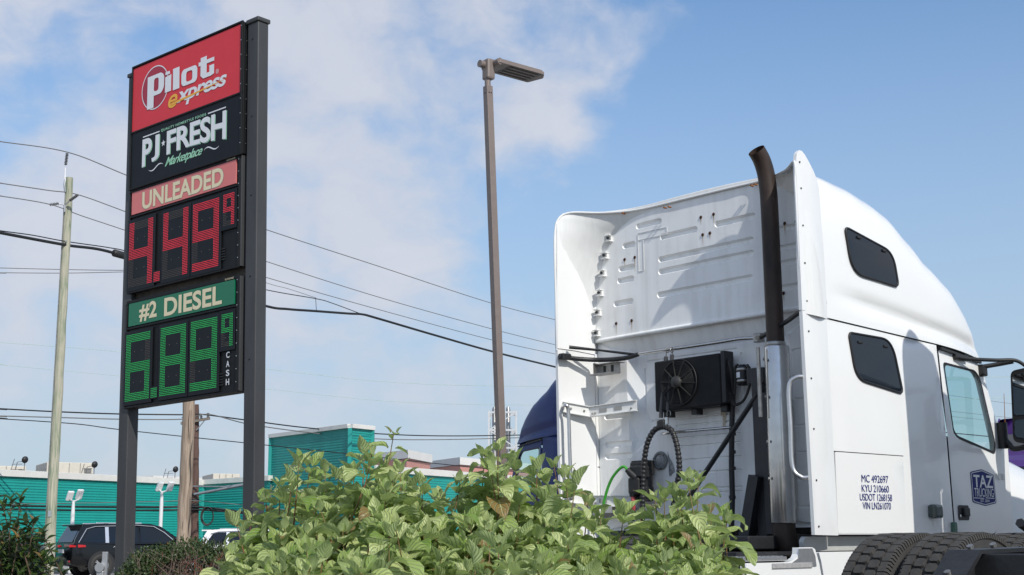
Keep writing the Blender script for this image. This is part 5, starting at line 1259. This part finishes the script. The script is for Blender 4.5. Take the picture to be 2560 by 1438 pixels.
lab = MB(); lab.add([dc + Vector((-.0495 * math.cos(t_), -.0495 * math.sin(t_) * 1, z)) for z in (.062, .105) for t_ in (-.9, -.6, -.3, 0, .2)], [(k, k + 1, k + 6, k + 5) for k in range(4)]); lab.build('sticker', SWHITE, dro)
q = MB(); q.lathe([(.0495, .118), (.051, .122), (.051, .132), (.0495, .136)], dc, (0, 0, 1), 24); q.lathe([(.0495, .03), (.051, .034), (.051, .042), (.0495, .046)], dc, (0, 0, 1), 24); q.build('clamp', STEEL, dro)
# rust run below the condenser
rs_ = MB()
for (py0, py1, px, w) in ((1004, 1075, 1812, .022), (1010, 1040, 1806, .016)):
    a = wp(px, py0, .4615); b = wp(px - 2, py1, .4615); rs_.add([(.4615, a.y + w, a.z), (.4615, a.y - w, a.z), (.4615, b.y - w * .5, b.z), (.4615, b.y + w * .6, b.z)], [(0, 1, 2, 3)])
rs_.build('rust_streak', mat('faint rust stain', (.50, .38, .24), .8, var=.6, vscale=25, col2=(.62, .58, .52), stretch=(8, 8, 1)), truck)
# hose tender springs, spiral wrapped hoses, hook
q = MB()
for (t0, b0) in (((1666, 882), (1652, 1045)), ((1681, 878), (1670, 1027))):
    a, b = wp(*t0, .30), wp(*b0, .29); q = MB(); q.tube([a.lerp(b, .06), b], .017, 12); q.tube([a + Z * .03, a, a.lerp(b, .07)], .004, 6); q.build('hose_tender', mat('satin black hose', (.055, .055, .058), .35), truck)
q = MB()
for px in (1669, 1680): 
    c = wp(px, 876, .318); q.lathe([(.018, -.003), (.022, 0), (.018, .003), (.014, 0)], c, (.1, 1, 0), 14, True, True)
c = wp(1672, 1035, .29); q.tube([c + Vector((0, .02 * math.cos(t_), .03 * math.sin(t_))) for t_ in np.linspace(-.5, 3.6, 12)], .004, 6); q.build('hook', STEEL, truck)
q = MB(); q.obox(wp(1667, 1052, .28), X, Y, Z, .008, .016, .03, .004); q.obox(wp(1665, 1063, .28), X, Y, Z, .006, .010, .03, .004); q.build('snap_clip', CHROME, truck)
q = MB(); q.obox(wp(1655, 1062, .29), X, Y, Z, .03, .04, .04, .02); q.build('hose_clamp', BLACKP, truck)
def wrapped(pts, r, name):
    C = catmull(pts, 14); q = MB(); q.tube(C, r * .82, 10); acc = 0; L_ = 0
    for a, b in zip(C[:-1], C[1:]): L_ += (b - a).length
    step = .034; d = 0; target = 0
    for a, b in zip(C[:-1], C[1:]):
        seg = (b - a).length
        while target < d + seg:
            p = a.lerp(b, (target - d) / seg); t_ = (b - a).normalized(); q.tube([p - t_ * .012, p - t_ * .008, p + t_ * .008, p + t_ * .012], [r * .86, r, r, r * .86], 12); target += step
        d += seg
    return q.build(name, mat('spiral hose wrap', (.020, .020, .021), .45), truck)
wrapped([wp(1655, 1066, .29), wp(1634, 1078, .28), wp(1618, 1110, .27), wp(1610, 1160, .27), wp(1607, 1220, .27), wp(1606, 1290, .27), wp(1604, 1360, .27), wp(1600, 1430, .2)], .024, 'air_hose')
wrapped([wp(1658, 1066, .29), wp(1678, 1076, .28), wp(1690, 1105, .28), wp(1697, 1145, .28), wp(1698, 1185, .28), wp(1690, 1220, .28), wp(1680, 1300, .28), wp(1672, 1400, .2)], .024, 'air_hose')
# round work lamp and scuff
lc_ = wp(1652, 1152, .46)
q = MB(); q.lathe([(.052, 0), (.074, .002), (.078, .012), (.072, .022), (.052, .024)], lc_ + X * .005, (-1, 0, 0), 32, True, True); lo_ = q.build('work_lamp', mat('grey lamp rubber', (.19, .20, .20), .6), truck)
MB().lathe([(0, .020), (.03, .019), (.052, .012)], lc_, (-1, 0, 0), 28).build('lens', mat('clear ribbed lens', (.36, .38, .39), .25, var=.5, vscale=50, bump=.6, bscale=90), lo_)
q = MB()
for t_ in (.3, 2.4, 4.5): q.cyl(lc_ + Vector((-.014, .065 * math.cos(t_), .065 * math.sin(t_))), lc_ + Vector((-.022, .065 * math.cos(t_), .065 * math.sin(t_))), .006, 8)
q.build('screw', BLACKP, lo_)
sk = MB(); pts = [wp(a, b, .4625) for a, b in ((1669, 1127), (1672, 1140), (1677, 1150), (1682, 1158), (1686, 1172), (1688, 1180), (1682, 1184), (1678, 1190), (1673, 1191), (1672, 1178), (1672, 1160), (1670, 1145))]
P, T = cdt([(p.y, p.z) for p in pts]); sk.add([(.4615, a, b) for a, b in P], T); sk.build('scuff_mark', mat('scuff soot', (.07, .07, .07), .8, var=.9, vscale=30, col2=(.45, .46, .46)), truck)
# sockets, glad-hands and lines on the left
q = MB(); q.obox(wp(1607, 1170, .37), X, Y, Z, .05, .09, .06, .01); q.obox(wp(1600, 1180, .30), X, Y, Z, .06, .07, .05, .015); q.obox(wp(1604, 1205, .35), X, Y, Z, .06, .075, .16, .012); q.obox(wp(1592, 1215, .28), X, Y, Z, .05, .06, .07, .02)
q.obox(wp(1610, 1232, .36), X, Y, Z, .05, .07, .05, .01); q.obox(wp(1585, 1230, .27), X, Y, Z, .03, .03, .04, .01); q.build('socket_block', BLACKP, truck)
q = MB(); q.tube([wp(1590, 1195, .26), wp(1578, 1185, .24), wp(1567, 1174, .22)], [.034, .03, .022], 14); pl__ = q.build('trailer_plug', BLACKP, truck)
MB().tube(catmull([wp(1569, 1176, .22), wp(1560, 1167, .22), wp(1548, 1173, .21), wp(1530, 1196, .20), wp(1518, 1225, .20), wp(1508, 1265, .20), wp(1502, 1310, .20), wp(1503, 1360, .20), wp(1520, 1420, .16)], 8), .012, 10).build('green_cable', mat('green cable', (.055, .36, .035), .45), pl__)
q = MB(); q.tube([wp(1583, 1215, .26), wp(1583, 1240, .26)], .014, 10); q.build('valve_stem', STEEL, truck)
q = MB(); q.lathe([(.012, 0), (.018, .01), (.018, .11), (.012, .12)], wp(1584, 1277, .26), (0, .0, 1), 14); q.build('red_line_sleeve', mat('faded red sleeve', (.42, .07, .07), .5), truck)
MB().tube(catmull([wp(1584, 1275, .26), wp(1583, 1300, .25), wp(1578, 1330, .24), wp(1560, 1400, .2)], 6), .012, 8).build('air_line', BLACKP, truck)
GRIME = mat('grimy bare plate', (.33, .31, .29), .6, .2, var=.7, vscale=14, col2=(.09, .085, .08))
q = MB(); q.obox(wp(1557, 1262, .33), X, Y, Z, .01, .115, .055); q.obox(wp(1545, 1288, .33), X, Y, Z, .012, .16, .020); q.build('mounting_plate', GRIME, truck)
# lettering on the side
sy = lambda x, z, off=.0065: Vector((x, cab.side_y(x, z) - off, z))
z5 = lambda x, y: (2040 + x / 4.254, 1100 + y / 4.254)
L = MB()
for txt, x0, y0, x1, y1 in (('MC 492697', 487, 372, 770, 455), ('KYU 210660', 490, 476, 778, 556), ('USDOT 1268158', 472, 570, 813, 648), ('VIN LN261070', 503, 659, 803, 738)):
    a = on(*z5(x0, (y0 + y1) / 2), 'y', .045); b = on(*z5(x1, (y0 + y1) / 2 + 4), 'y', .045); t_ = on(*z5((x0 + x1) / 2, y0 + 4), 'y', .045); u_ = on(*z5((x0 + x1) / 2, y1), 'y', .045)
    put_text(L, txt, a.x, b.x, u_.z, t_.z, lambda u, v: sy(u, v), .0, 0, .95)
L.build('registration_lettering', NAVY, truck)
def dpt_(x, y, off): p = on(*z5(x, y), 'y', .06); return sy(p.x, p.z, off)
lg = [(1635, 345), (1650, 336), (1762, 312), (1885, 362), (1903, 378), (1938, 655), (1930, 675), (1812, 703), (1682, 668), (1664, 652)]
def shape(pts, off, holes=()):
    c2 = [on(*z5(*p), 'y', .06) for p in pts]; hh = [[(on(*z5(*p), 'y', .06).x, on(*z5(*p), 'y', .06).z) for p in h] for h in holes]
    P, T = cdt([(p.x, p.z) for p in c2], hh); return MB().add([sy(a, b, off) for a, b in P], T)
bad = shape(lg, .002).build('company_badge', NAVY, truck)
sc_ = lambda k: [(1786 + (x - 1786) * k, 508 + (y - 508) * k) for x, y in lg]
shape(sc_(.945), .0035, [sc_(.905)]).build('badge_outline', SWHITE, bad)
L = MB()
for txt, x0, x1, y0, y1, bo_ in (('TAZ', 1672, 1892, 375, 508, .02), ('TRUCKING', 1684, 1902, 515, 606, .004), ('EST. 2004', 1755, 1855, 632, 662, .004)):
    a = on(*z5(x0, (y0 + y1) / 2), 'y', .06); b = on(*z5(x1, (y0 + y1) / 2), 'y', .06); t_ = on(*z5((x0 + x1) / 2, y0), 'y', .06); u_ = on(*z5((x0 + x1) / 2, y1), 'y', .06)
    put_text(L, txt, a.x, b.x, u_.z, t_.z, lambda u, v: sy(u, v, .0035), bo_)
for x0, x1 in ((1680, 1795), (1812, 1912)):
    L.add([dpt_(x0, 612, .0035), dpt_(x1, 618, .0035), dpt_(x1, 626, .0035), dpt_(x0, 620, .0035)], [(0, 1, 2, 3)])
L.build('badge_lettering', SWHITE, bad)
L = MB(); a = on(*z5(1915, 388), 'y', .06); b = on(*z5(2030, 395), 'y', .06); put_text(L, 'VNL 780', a.x, b.x, a.z - .028, a.z + .026, lambda u, v: sy(u, v, .005), .0); L.build('model_badge', STEEL, truck)

# ------------------------------------------------------------------ the other tractor units
def ltow(x, y): p = TO + TF * x + TLft * y; return (p.x, p.y, 0)
REDP = mat('light grey paint', (.72, .72, .71), .25, coat=.4)
BLUEP = mat('navy blue paint', (.007, .027, .15), .38, var=.1, vscale=3, coat=.12, spec=.3)
PURP = mat('purple paint', (.055, .010, .14), .35, coat=.15)
ROOF_R = [(.30, 3.66), (.5, 3.60), (.75, 3.42), (1.0, 3.16), (1.25, 2.92), (1.5, 2.76), (1.9, 2.66), (2.3, 2.60), (2.71, 2.55)]
ROOF_L = [(.30, 3.05), (.8, 3.05), (1.4, 2.98), (2.0, 2.85), (2.4, 2.72), (2.6, 2.62), (2.71, 2.55)]
red = tag(empty('grey_truck', ltow(1.1, -3.87), math.pi / 2 - TAZ_), 'truck tractor nearest the camera, only its big rear tyres and black frame end in view', 'truck')
tractor(red, REDP, ROOF_R, (-2.42, -1.12), -2.95)
rl = lambda px, py, y: on(px, py, 'y', y) - Vector((1.1, -3.87, 0))
q = MB()
for y in (1.545, .77):
    q.prism([(-3.38, .74), (-3.10, .955), (-2.3, .965), (-2.3, .945), (-3.09, .935), (-3.36, .725)], lambda a, b, d: (a, d, b), y, y + .17)
    q.box((-3.12, y + .06, .70), (-2.3, y + .075, .94))
q.build('pickup_ramp', BLACKM, red)
q = MB(); q.box((-3.06, .80, .72), (-2.98, 1.70, .935), .006); q.build('end_crossmember', BLACKM, red)
q = MB()
for (a, b) in ((-3.24, .845), (-3.32, .785), (-3.02, .96), (-2.8, .967)): q.cyl((a, 1.64, b), (a - .008, 1.64, b + .014), .016, 10)
q.build('bolt', STEEL, red)
BA = 58.0; bp0 = at(1296, 1124, 20.6)
bf = Vector((math.sin(R(-32)), math.cos(R(-32)), 0)); bl_ = Vector((-bf.y, bf.x, 0))
bo2 = Vector((bp0.x, bp0.y, 0)) - bf * 2.62 - bl_ * 2.42
blue = tag(empty('blue_truck', bo2, math.pi / 2 - R(-32)), 'navy blue truck tractor half hidden behind the white truck', 'truck')
tractor(blue, BLUEP, ROOF_W, (-1.95, -3.25), -3.9, mirrors=False)
pf = at(2508, 1090, 22.0)
purple = tag(empty('purple_truck', (pf.x + 3.5, pf.y + 9.6, 0), R(-128)), 'purple truck tractor behind the door mirror of the white truck', 'truck')
tractor(purple, PURP, ROOF_L, (-1.95, -3.25), -3.9)
# aerial on the white lorry's bonnet
MB().tube([(3.05, .12, 1.9), (3.08, .12, 2.25)], [.004, .002], 6).build('aerial', RUST, truck)
# ------------------------------------------------------------------ planting
def leaf_geo(wid, arch, fold, twist, wave, nx=7, tip=1.0, ph=0.0):
    V = []; UV = []; F = []
    ac = (-1, -.55, 0, .55, 1)
    for i in range(nx + 1):
        u = i / nx; w = wid * (math.sin(math.pi * min(1, u * .98 + .02) ** .78) ** .85) * (1 - .35 * u ** 3 * tip) if 0 < i < nx else .004
        a = arch * u; cx = math.sin(a) / max(arch, 1e-4) if arch > 1e-4 else u; cz = -(1 - math.cos(a)) / max(arch, 1e-4) if arch > 1e-4 else 0
        tw = twist * u
        for v in ac:
            y = v * w; z = fold * abs(y) + wave * math.sin(u * 9 + v * 2 + ph) * abs(v) * .06
            y2 = y * math.cos(tw) - z * math.sin(tw); z2 = y * math.sin(tw) + z * math.cos(tw)
            V.append((cx + z2 * math.sin(a), y2, cz + z2 * math.cos(a))); UV.append((u, .5 + v * .5))
    m = len(ac)
    for i in range(nx):
        for k in range(m - 1): F.append((i * m + k, (i + 1) * m + k, (i + 1) * m + k + 1, i * m + k + 1))
    return V, UV, F
def leaf_data(name, geo, material):
    V, UV, F = geo; me = bpy.data.meshes.new(name); me.from_pydata(V, [], F); uv = me.uv_layers.new(name='UVMap')
    for lp in me.loops: uv.data[lp.index].uv = UV[lp.vertex_index]
    me.polygons.foreach_set('use_smooth', [True] * len(F)); me.materials.append(material); return me
def frame_from(d, up):
    x = d.normalized(); y = up.cross(x)
    if y.length < 1e-3: y = x.orthogonal()
    y.normalize(); z = x.cross(y); M = Matrix.Identity(4)
    for i in range(3): M[i][0] = x[i]; M[i][1] = y[i]; M[i][2] = z[i]
    return M
def plant_leaves(root, leaves, variants, geos, material, limit=300):
    """leaves: (matrix in the plant's space, variant, rank); the highest ranked become objects, the rest one joined part"""
    leaves.sort(key=lambda q: -q[2])
    for M, k, _ in leaves[:limit]:
        o = link('leaf', variants[k], root); o.matrix_local = M
    rest = leaves[limit:]
    if rest:
        V = []; F = []; UV = []
        for M, k, _ in rest:
            gv, gu, gf = geos[k]; b = len(V); V += [tuple(M @ Vector(p)) for p in gv]; UV += gu; F += [tuple(i + b for i in f) for f in gf]
        me = bpy.data.meshes.new('foliage'); me.from_pydata(V, [], F); uv = me.uv_layers.new(name='UVMap')
        vi = np.empty(len(me.loops), dtype=np.int32); me.loops.foreach_get('vertex_index', vi); uv.data.foreach_set('uv', np.array(UV, dtype=np.float32)[vi].ravel())
        me.polygons.foreach_set('use_smooth', [True] * len(F)); me.materials.append(material)
        o = link('foliage', me, root); o['kind'] = 'stuff'
def seen(P):
    d = P - CO; z = d.dot(FW)
    if z < .1: return None
    return PW / 2 + FPX * d.dot(CR) / z, PH / 2 - FPX * d.dot(CU) / z, z

DOG = leaf_mat('dogwood leaf', (.175, .29, .042), (.53, .59, .26), (.38, .46, .21), (.68, .72, .40), .42, .27, 6.0, .55)
STEMG = mat('green red stem', (.16, .17, .05), .6, var=.6, vscale=8, col2=(.20, .06, .04))
dgeo = [leaf_geo(.30, a, f, t, w, 7, 1.0, ph) for a, f, t, w, ph in ((.6, .35, .1, .6, 0), (1.2, .45, -.2, .9, 1), (1.6, .3, .3, .8, 2), (.5, .7, 0, .5, 3), (2.0, .4, -.4, 1.0, 4), (1.4, .15, .5, 1.1, 5), (1.0, .5, -.5, .9, 2.5), (1.8, .5, .15, .7, .5))]
dvar = [leaf_data('leaf', g_, DOG) for g_ in dgeo]
TOP = [(535, 1440), (560, 1400), (590, 1318), (640, 1290), (690, 1205), (760, 1163), (815, 1170), (873, 1175), (930, 1130), (985, 1088), (1015, 1150), (1060, 1210), (1130, 1232), (1190, 1160), (1246, 1125), (1290, 1160), (1330, 1180), (1385, 1170), (1440, 1200), (1480, 1270), (1540, 1296), (1600, 1290), (1640, 1245), (1717, 1205), (1750, 1215), (1790, 1275), (1850, 1285), (1880, 1320), (1895, 1440)]
TIPS = [(590, 1306), (628, 1292), (663, 1245), (700, 1205), (748, 1150), (775, 1155), (812, 1170), (845, 1190), (880, 1172), (912, 1125), (930, 1135), (985, 1080), (1030, 1212), (1056, 1205), (1100, 1232), (1150, 1204), (1212, 1135), (1246, 1115), (1284, 1150), (1342, 1166), (1384, 1160), (1412, 1186), (1440, 1200), (1470, 1256), (1500, 1285), (1560, 1275), (1600, 1290), (1636, 1240), (1660, 1235), (1686, 1222), (1718, 1196), (1746, 1196), (1770, 1272), (1806, 1280), (1818, 1300), (960, 1150), (1000, 1170), (1225, 1165), (1262, 1180), (730, 1200), (1365, 1200), (1700, 1240), (1815, 1350), (570, 1380)]
def topy(x):
    for (a, b), (c, d) in zip(TOP[:-1], TOP[1:]):
        if a <= x <= c: return b + (d - b) * (x - a) / (c - a)
    return 1440
r = random.Random(21)
shoots = [(px, py, r.uniform(4.35, 4.95), True) for px, py in TIPS]
while len(shoots) < 240:
    px = r.uniform(560, 1795); off = r.uniform(62, 330); py = topy(px) + off
    if py > 1475: continue
    shoots.append((px, py, 5.0 - 1.25 * min(1, off / 260) + r.uniform(-.2, .2), False))
for _ in range(48): shoots.append((r.uniform(575, 1800), r.uniform(1390, 1500), r.uniform(3.75, 4.3), False))
SH = [('dogwood_shrub', 'leafy pale green shrub in front of the foot of the right sign post', 530, 830), ('dogwood_shrub', 'tallest leafy green shrub, rising before the teal tower block', 830, 1110), ('dogwood_shrub', 'leafy green shrub at the foot of the lamp post', 1110, 1470), ('dogwood_shrub', 'leafy green shrub in front of the white truck\'s rear wall', 1470, 1900)]
for name, label, xa, xb in SH:
    b0 = at((xa + xb) / 2, 1500, 4.5); b0.z = 0
    root = tag(empty(name, b0), label, 'shrub', 'shrubs along the bottom of the picture')
    leaves = []; stems = MB()
    for (px, py, dep, main) in shoots:
        if not (xa <= px < xb): continue
        tip = at(px, py, dep) - b0
        tall = main and abs(px - 985) < 3
        ax_ = Vector((r.gauss(0, .20), r.gauss(-.10, .22), 1.0)).normalized()
        if main: ax_ = Vector((r.gauss(0, .12), r.gauss(0, .12), 1)).normalized()
        if tall: ax_ = Vector((.10, 0, 1)).normalized()
        side_ = ax_.orthogonal().normalized(); bend = Vector((r.gauss(0, .05), r.gauss(0, .05), 0))
        Ls = .40; pt = lambda s_: tip - ax_ * s_ + bend * (s_ / Ls) ** 2
        low = pt(Ls); foot = Vector((low.x * .45, low.y * .45, 0.02))
        stems.tube([tip, pt(.1), pt(.22), low, low.lerp(foot, .35) + Vector((0, 0, .04)), foot], [.0014, .0022, .003, .004, .006, .009], 5)
        ph = r.uniform(0, math.pi); fc_ = 1.0
        seq = [(.004, .036, 8), (.016, .058, 22), (.042, .08, 42), (.08, .098, 60), (.125, .108, 74), (.175, .112, 86), (.235, .105, 96), (.30, .095, 104)]
        if tall: seq = [(.004, .03, 25), (.01, .05, 75), (.055, .07, 80), (.12, .088, 88), (.15, .10, 90), (.19, .105, 92), (.24, .105, 95), (.30, .10, 98)]
        for j, (s_, ln, ang) in enumerate(seq):
            a0 = ph + j * math.pi / 2 + r.uniform(-.25, .25)
            for sgn in (0, 1):
                if j > 1 and r.random() < .06: continue
                az_ = a0 + sgn * math.pi; e2_ = ax_.cross(side_); pr = side_ * math.cos(az_) + e2_ * math.sin(az_)
                an = R(ang + r.uniform(-14, 14)); d = ax_ * math.cos(an) + pr * math.sin(an); d.z -= .10 + .22 * r.random() * (j > 2); d.normalize()
                up = (ax_ * math.sin(an) - pr * math.cos(an)) + Vector((r.gauss(0, .22), r.gauss(0, .22), .25)); ln2 = ln * r.uniform(.66, 1.30) * 1.05
                pos = pt(s_) + pr * .012; k = r.randrange(8) if j > 1 else (0 if r.random() < .5 else 3)
                M = Matrix.Translation(pos) @ frame_from(d, up) @ Matrix.Scale(ln2, 4)
                sn = seen(pos + b0)
                rank = -9 if not sn or not (-20 < sn[0] < 2580 and sn[1] < 1455) else ln2 / sn[2] * (1.15 if main else 1.0) - .004 * max(0, (j - 4))
                leaves.append((M, k, rank))
    plant_leaves(root, leaves, dvar, dgeo, DOG, 300)
    stems.build('stem', STEMG, root, fixn=False)

# glossy shrub at the left edge
GLO = leaf_mat('glossy dark leaf', (.028, .070, .014), (.085, .13, .022), (.09, .13, .06), (.12, .15, .05), .28, .15, 5.0, .25)
ggeo = [leaf_geo(.20, a, f, t, w, 6, .6, ph) for a, f, t, w, ph in ((.3, .4, 0, .3, 0), (.7, .3, .2, .4, 1), (.5, .6, -.2, .3, 2), (1.0, .3, .1, .3, 3))]
gvar = [leaf_data('leaf', g_, GLO) for g_ in ggeo]
b0 = at(20, 1600, 6.6); b0.z = 0; root = tag(empty('glossy_shrub', b0), 'dark glossy-leaved shrub at the left edge by the green pole', 'shrub')
leaves = []; stems = MB(); r = random.Random(5)
gt = [(28, 1250), (52, 1246), (8, 1262), (-20, 1250), (62, 1300), (86, 1300), (40, 1312), (10, 1318), (70, 1335), (98, 1342), (30, 1352), (118, 1392), (90, 1372), (55, 1375), (-10, 1350), (105, 1408), (130, 1405), (15, 1385), (75, 1402), (40, 1405), (150, 1418), (-40, 1300), (-30, 1390)]
gt += [(r.uniform(-60, 110), r.uniform(1330, 1470)) for _ in range(110)]
for k_, (px, py) in enumerate(gt):
    tip = at(px, py, r.uniform(6.3, 7.0)) - b0; ax_ = Vector((r.gauss(.1, .25), r.gauss(-.1, .25), 1)).normalized(); side_ = ax_.orthogonal().normalized(); e2_ = ax_.cross(side_)
    low = tip - ax_ * .28; stems.tube([tip, low, Vector((low.x * .4, low.y * .4, .02))], [.002, .004, .008], 5)
    for j in range(13):
        s_ = .002 + .0085 * j + (.02 if j > 7 else 0); az_ = j * 2.4 + r.uniform(-.3, .3); pr = side_ * math.cos(az_) + e2_ * math.sin(az_); an = R(28 + 6.0 * j + r.uniform(-10, 10)); d = ax_ * math.cos(an) + pr * math.sin(an)
        up = ax_ * math.sin(an) - pr * math.cos(an) + Vector((0, 0, .2)); ln = r.uniform(.05, .075); pos = tip - ax_ * s_
        sn = seen(pos + b0); leaves.append((Matrix.Translation(pos) @ frame_from(d, up) @ Matrix.Scale(ln, 4), r.randrange(4), (ln / sn[2] if sn and sn[0] > -10 and sn[1] < 1450 else -9)))
plant_leaves(root, leaves, gvar, ggeo, GLO, 300)
stems.build('stem', mat('brown stem', (.12, .08, .05), .8), root, fixn=False)

# clipped hedge with bare twigs
BOX = leaf_mat('box leaf', (.022, .060, .010), (.075, .14, .028), (.09, .13, .05), (.10, .15, .05), .32, .12, 3.0, .1)
b0 = at(440, 1600, 11.2); b0.z = 0; root = tag(empty('clipped_hedge', b0), 'low clipped box hedge with bare twigs between the sign posts', 'hedge')
V = []; F = []; UV = []; r = random.Random(9); sc_m = 11.2 / FPX
lobes = [(-.18, 0, .52, .36, .42, .47), (.10, .05, .56, .42, .42, .49), (.42, .1, .50, .40, .42, .50), (-.36, -.05, .46, .24, .3, .34)]
cnt = 0
while cnt < 30000:
    lx, ly, lz, rx, ry, rz = lobes[r.randrange(4)]
    n_ = Vector((r.gauss(0, 1), r.gauss(0, 1), r.gauss(.3, 1))).normalized(); k_ = r.uniform(.80, 1.03) if r.random() < .85 else r.uniform(.5, .8)
    p = Vector((lx + rx * n_.x * k_, ly + ry * n_.y * k_, lz + rz * n_.z * k_)) + Vector((r.gauss(0, .012), r.gauss(0, .012), r.gauss(0, .016)))
    if p.y < .1 and p.z < .88 + .03 * math.sin(p.x * 14) and -.14 < p.x < .75 and r.random() < .93: continue
    if p.z < .3: continue
    cnt += 1
    d = (n_ * .6 + Vector((r.gauss(0, .6), r.gauss(0, .6), r.gauss(.4, .6)))).normalized(); sz = r.uniform(.020, .034); M = frame_from(d, n_ + Vector((0, 0, .5))); x = M.col[0].to_3d(); y = M.col[1].to_3d(); z = M.col[2].to_3d(); b = len(V)
    V += [tuple(p), tuple(p + x * sz * .5 + y * sz * .27 + z * sz * .08), tuple(p + x * sz), tuple(p + x * sz * .5 - y * sz * .27 + z * sz * .08)]; UV += [(0, .5), (.5, 1), (1, .5), (.5, 0)]; F += [(b, b + 1, b + 2, b + 3)]
me = bpy.data.meshes.new('foliage'); me.from_pydata(V, [], F); uv = me.uv_layers.new(name='UVMap')
vi = np.empty(len(me.loops), dtype=np.int32); me.loops.foreach_get('vertex_index', vi); uv.data.foreach_set('uv', np.array(UV, dtype=np.float32)[vi].ravel()); me.materials.append(BOX)
o = link('foliage', me, root); o['kind'] = 'stuff'
tw = MB(); tr_ = MB()
for k_ in range(170):
    bx = r.uniform(-.3, .6); a = Vector((bx * .5, r.uniform(-.12, .1), 0)); b = Vector((bx + r.gauss(0, .10), r.uniform(-.32, .1), r.uniform(.74, .98))); mid = a.lerp(b, .5) + Vector((r.gauss(0, .04), r.gauss(-.03, .03), 0))
    C = catmull([a, mid, b], 4); q_ = tr_ if r.random() < .12 else tw; q_.tube(C, [.007 * (1 - .8 * i / (len(C) - 1)) for i in range(len(C))], 5)
    for _ in range(3):
        s0 = C[r.randrange(3, len(C) - 1)]; e0 = s0 + Vector((r.gauss(0, .09), r.gauss(-.03, .06), r.uniform(.06, .2))); q_.tube([s0, s0.lerp(e0, .5) + Vector((r.gauss(0, .01), 0, 0)), e0], [.003, .002, .0012], 4)
tw.build('twig', mat('grey brown twig', (.24, .18, .14), .85, var=.4, vscale=30), root, fixn=False); tr_.build('twig', mat('red dead twig', (.26, .09, .06), .85), root, fixn=False)
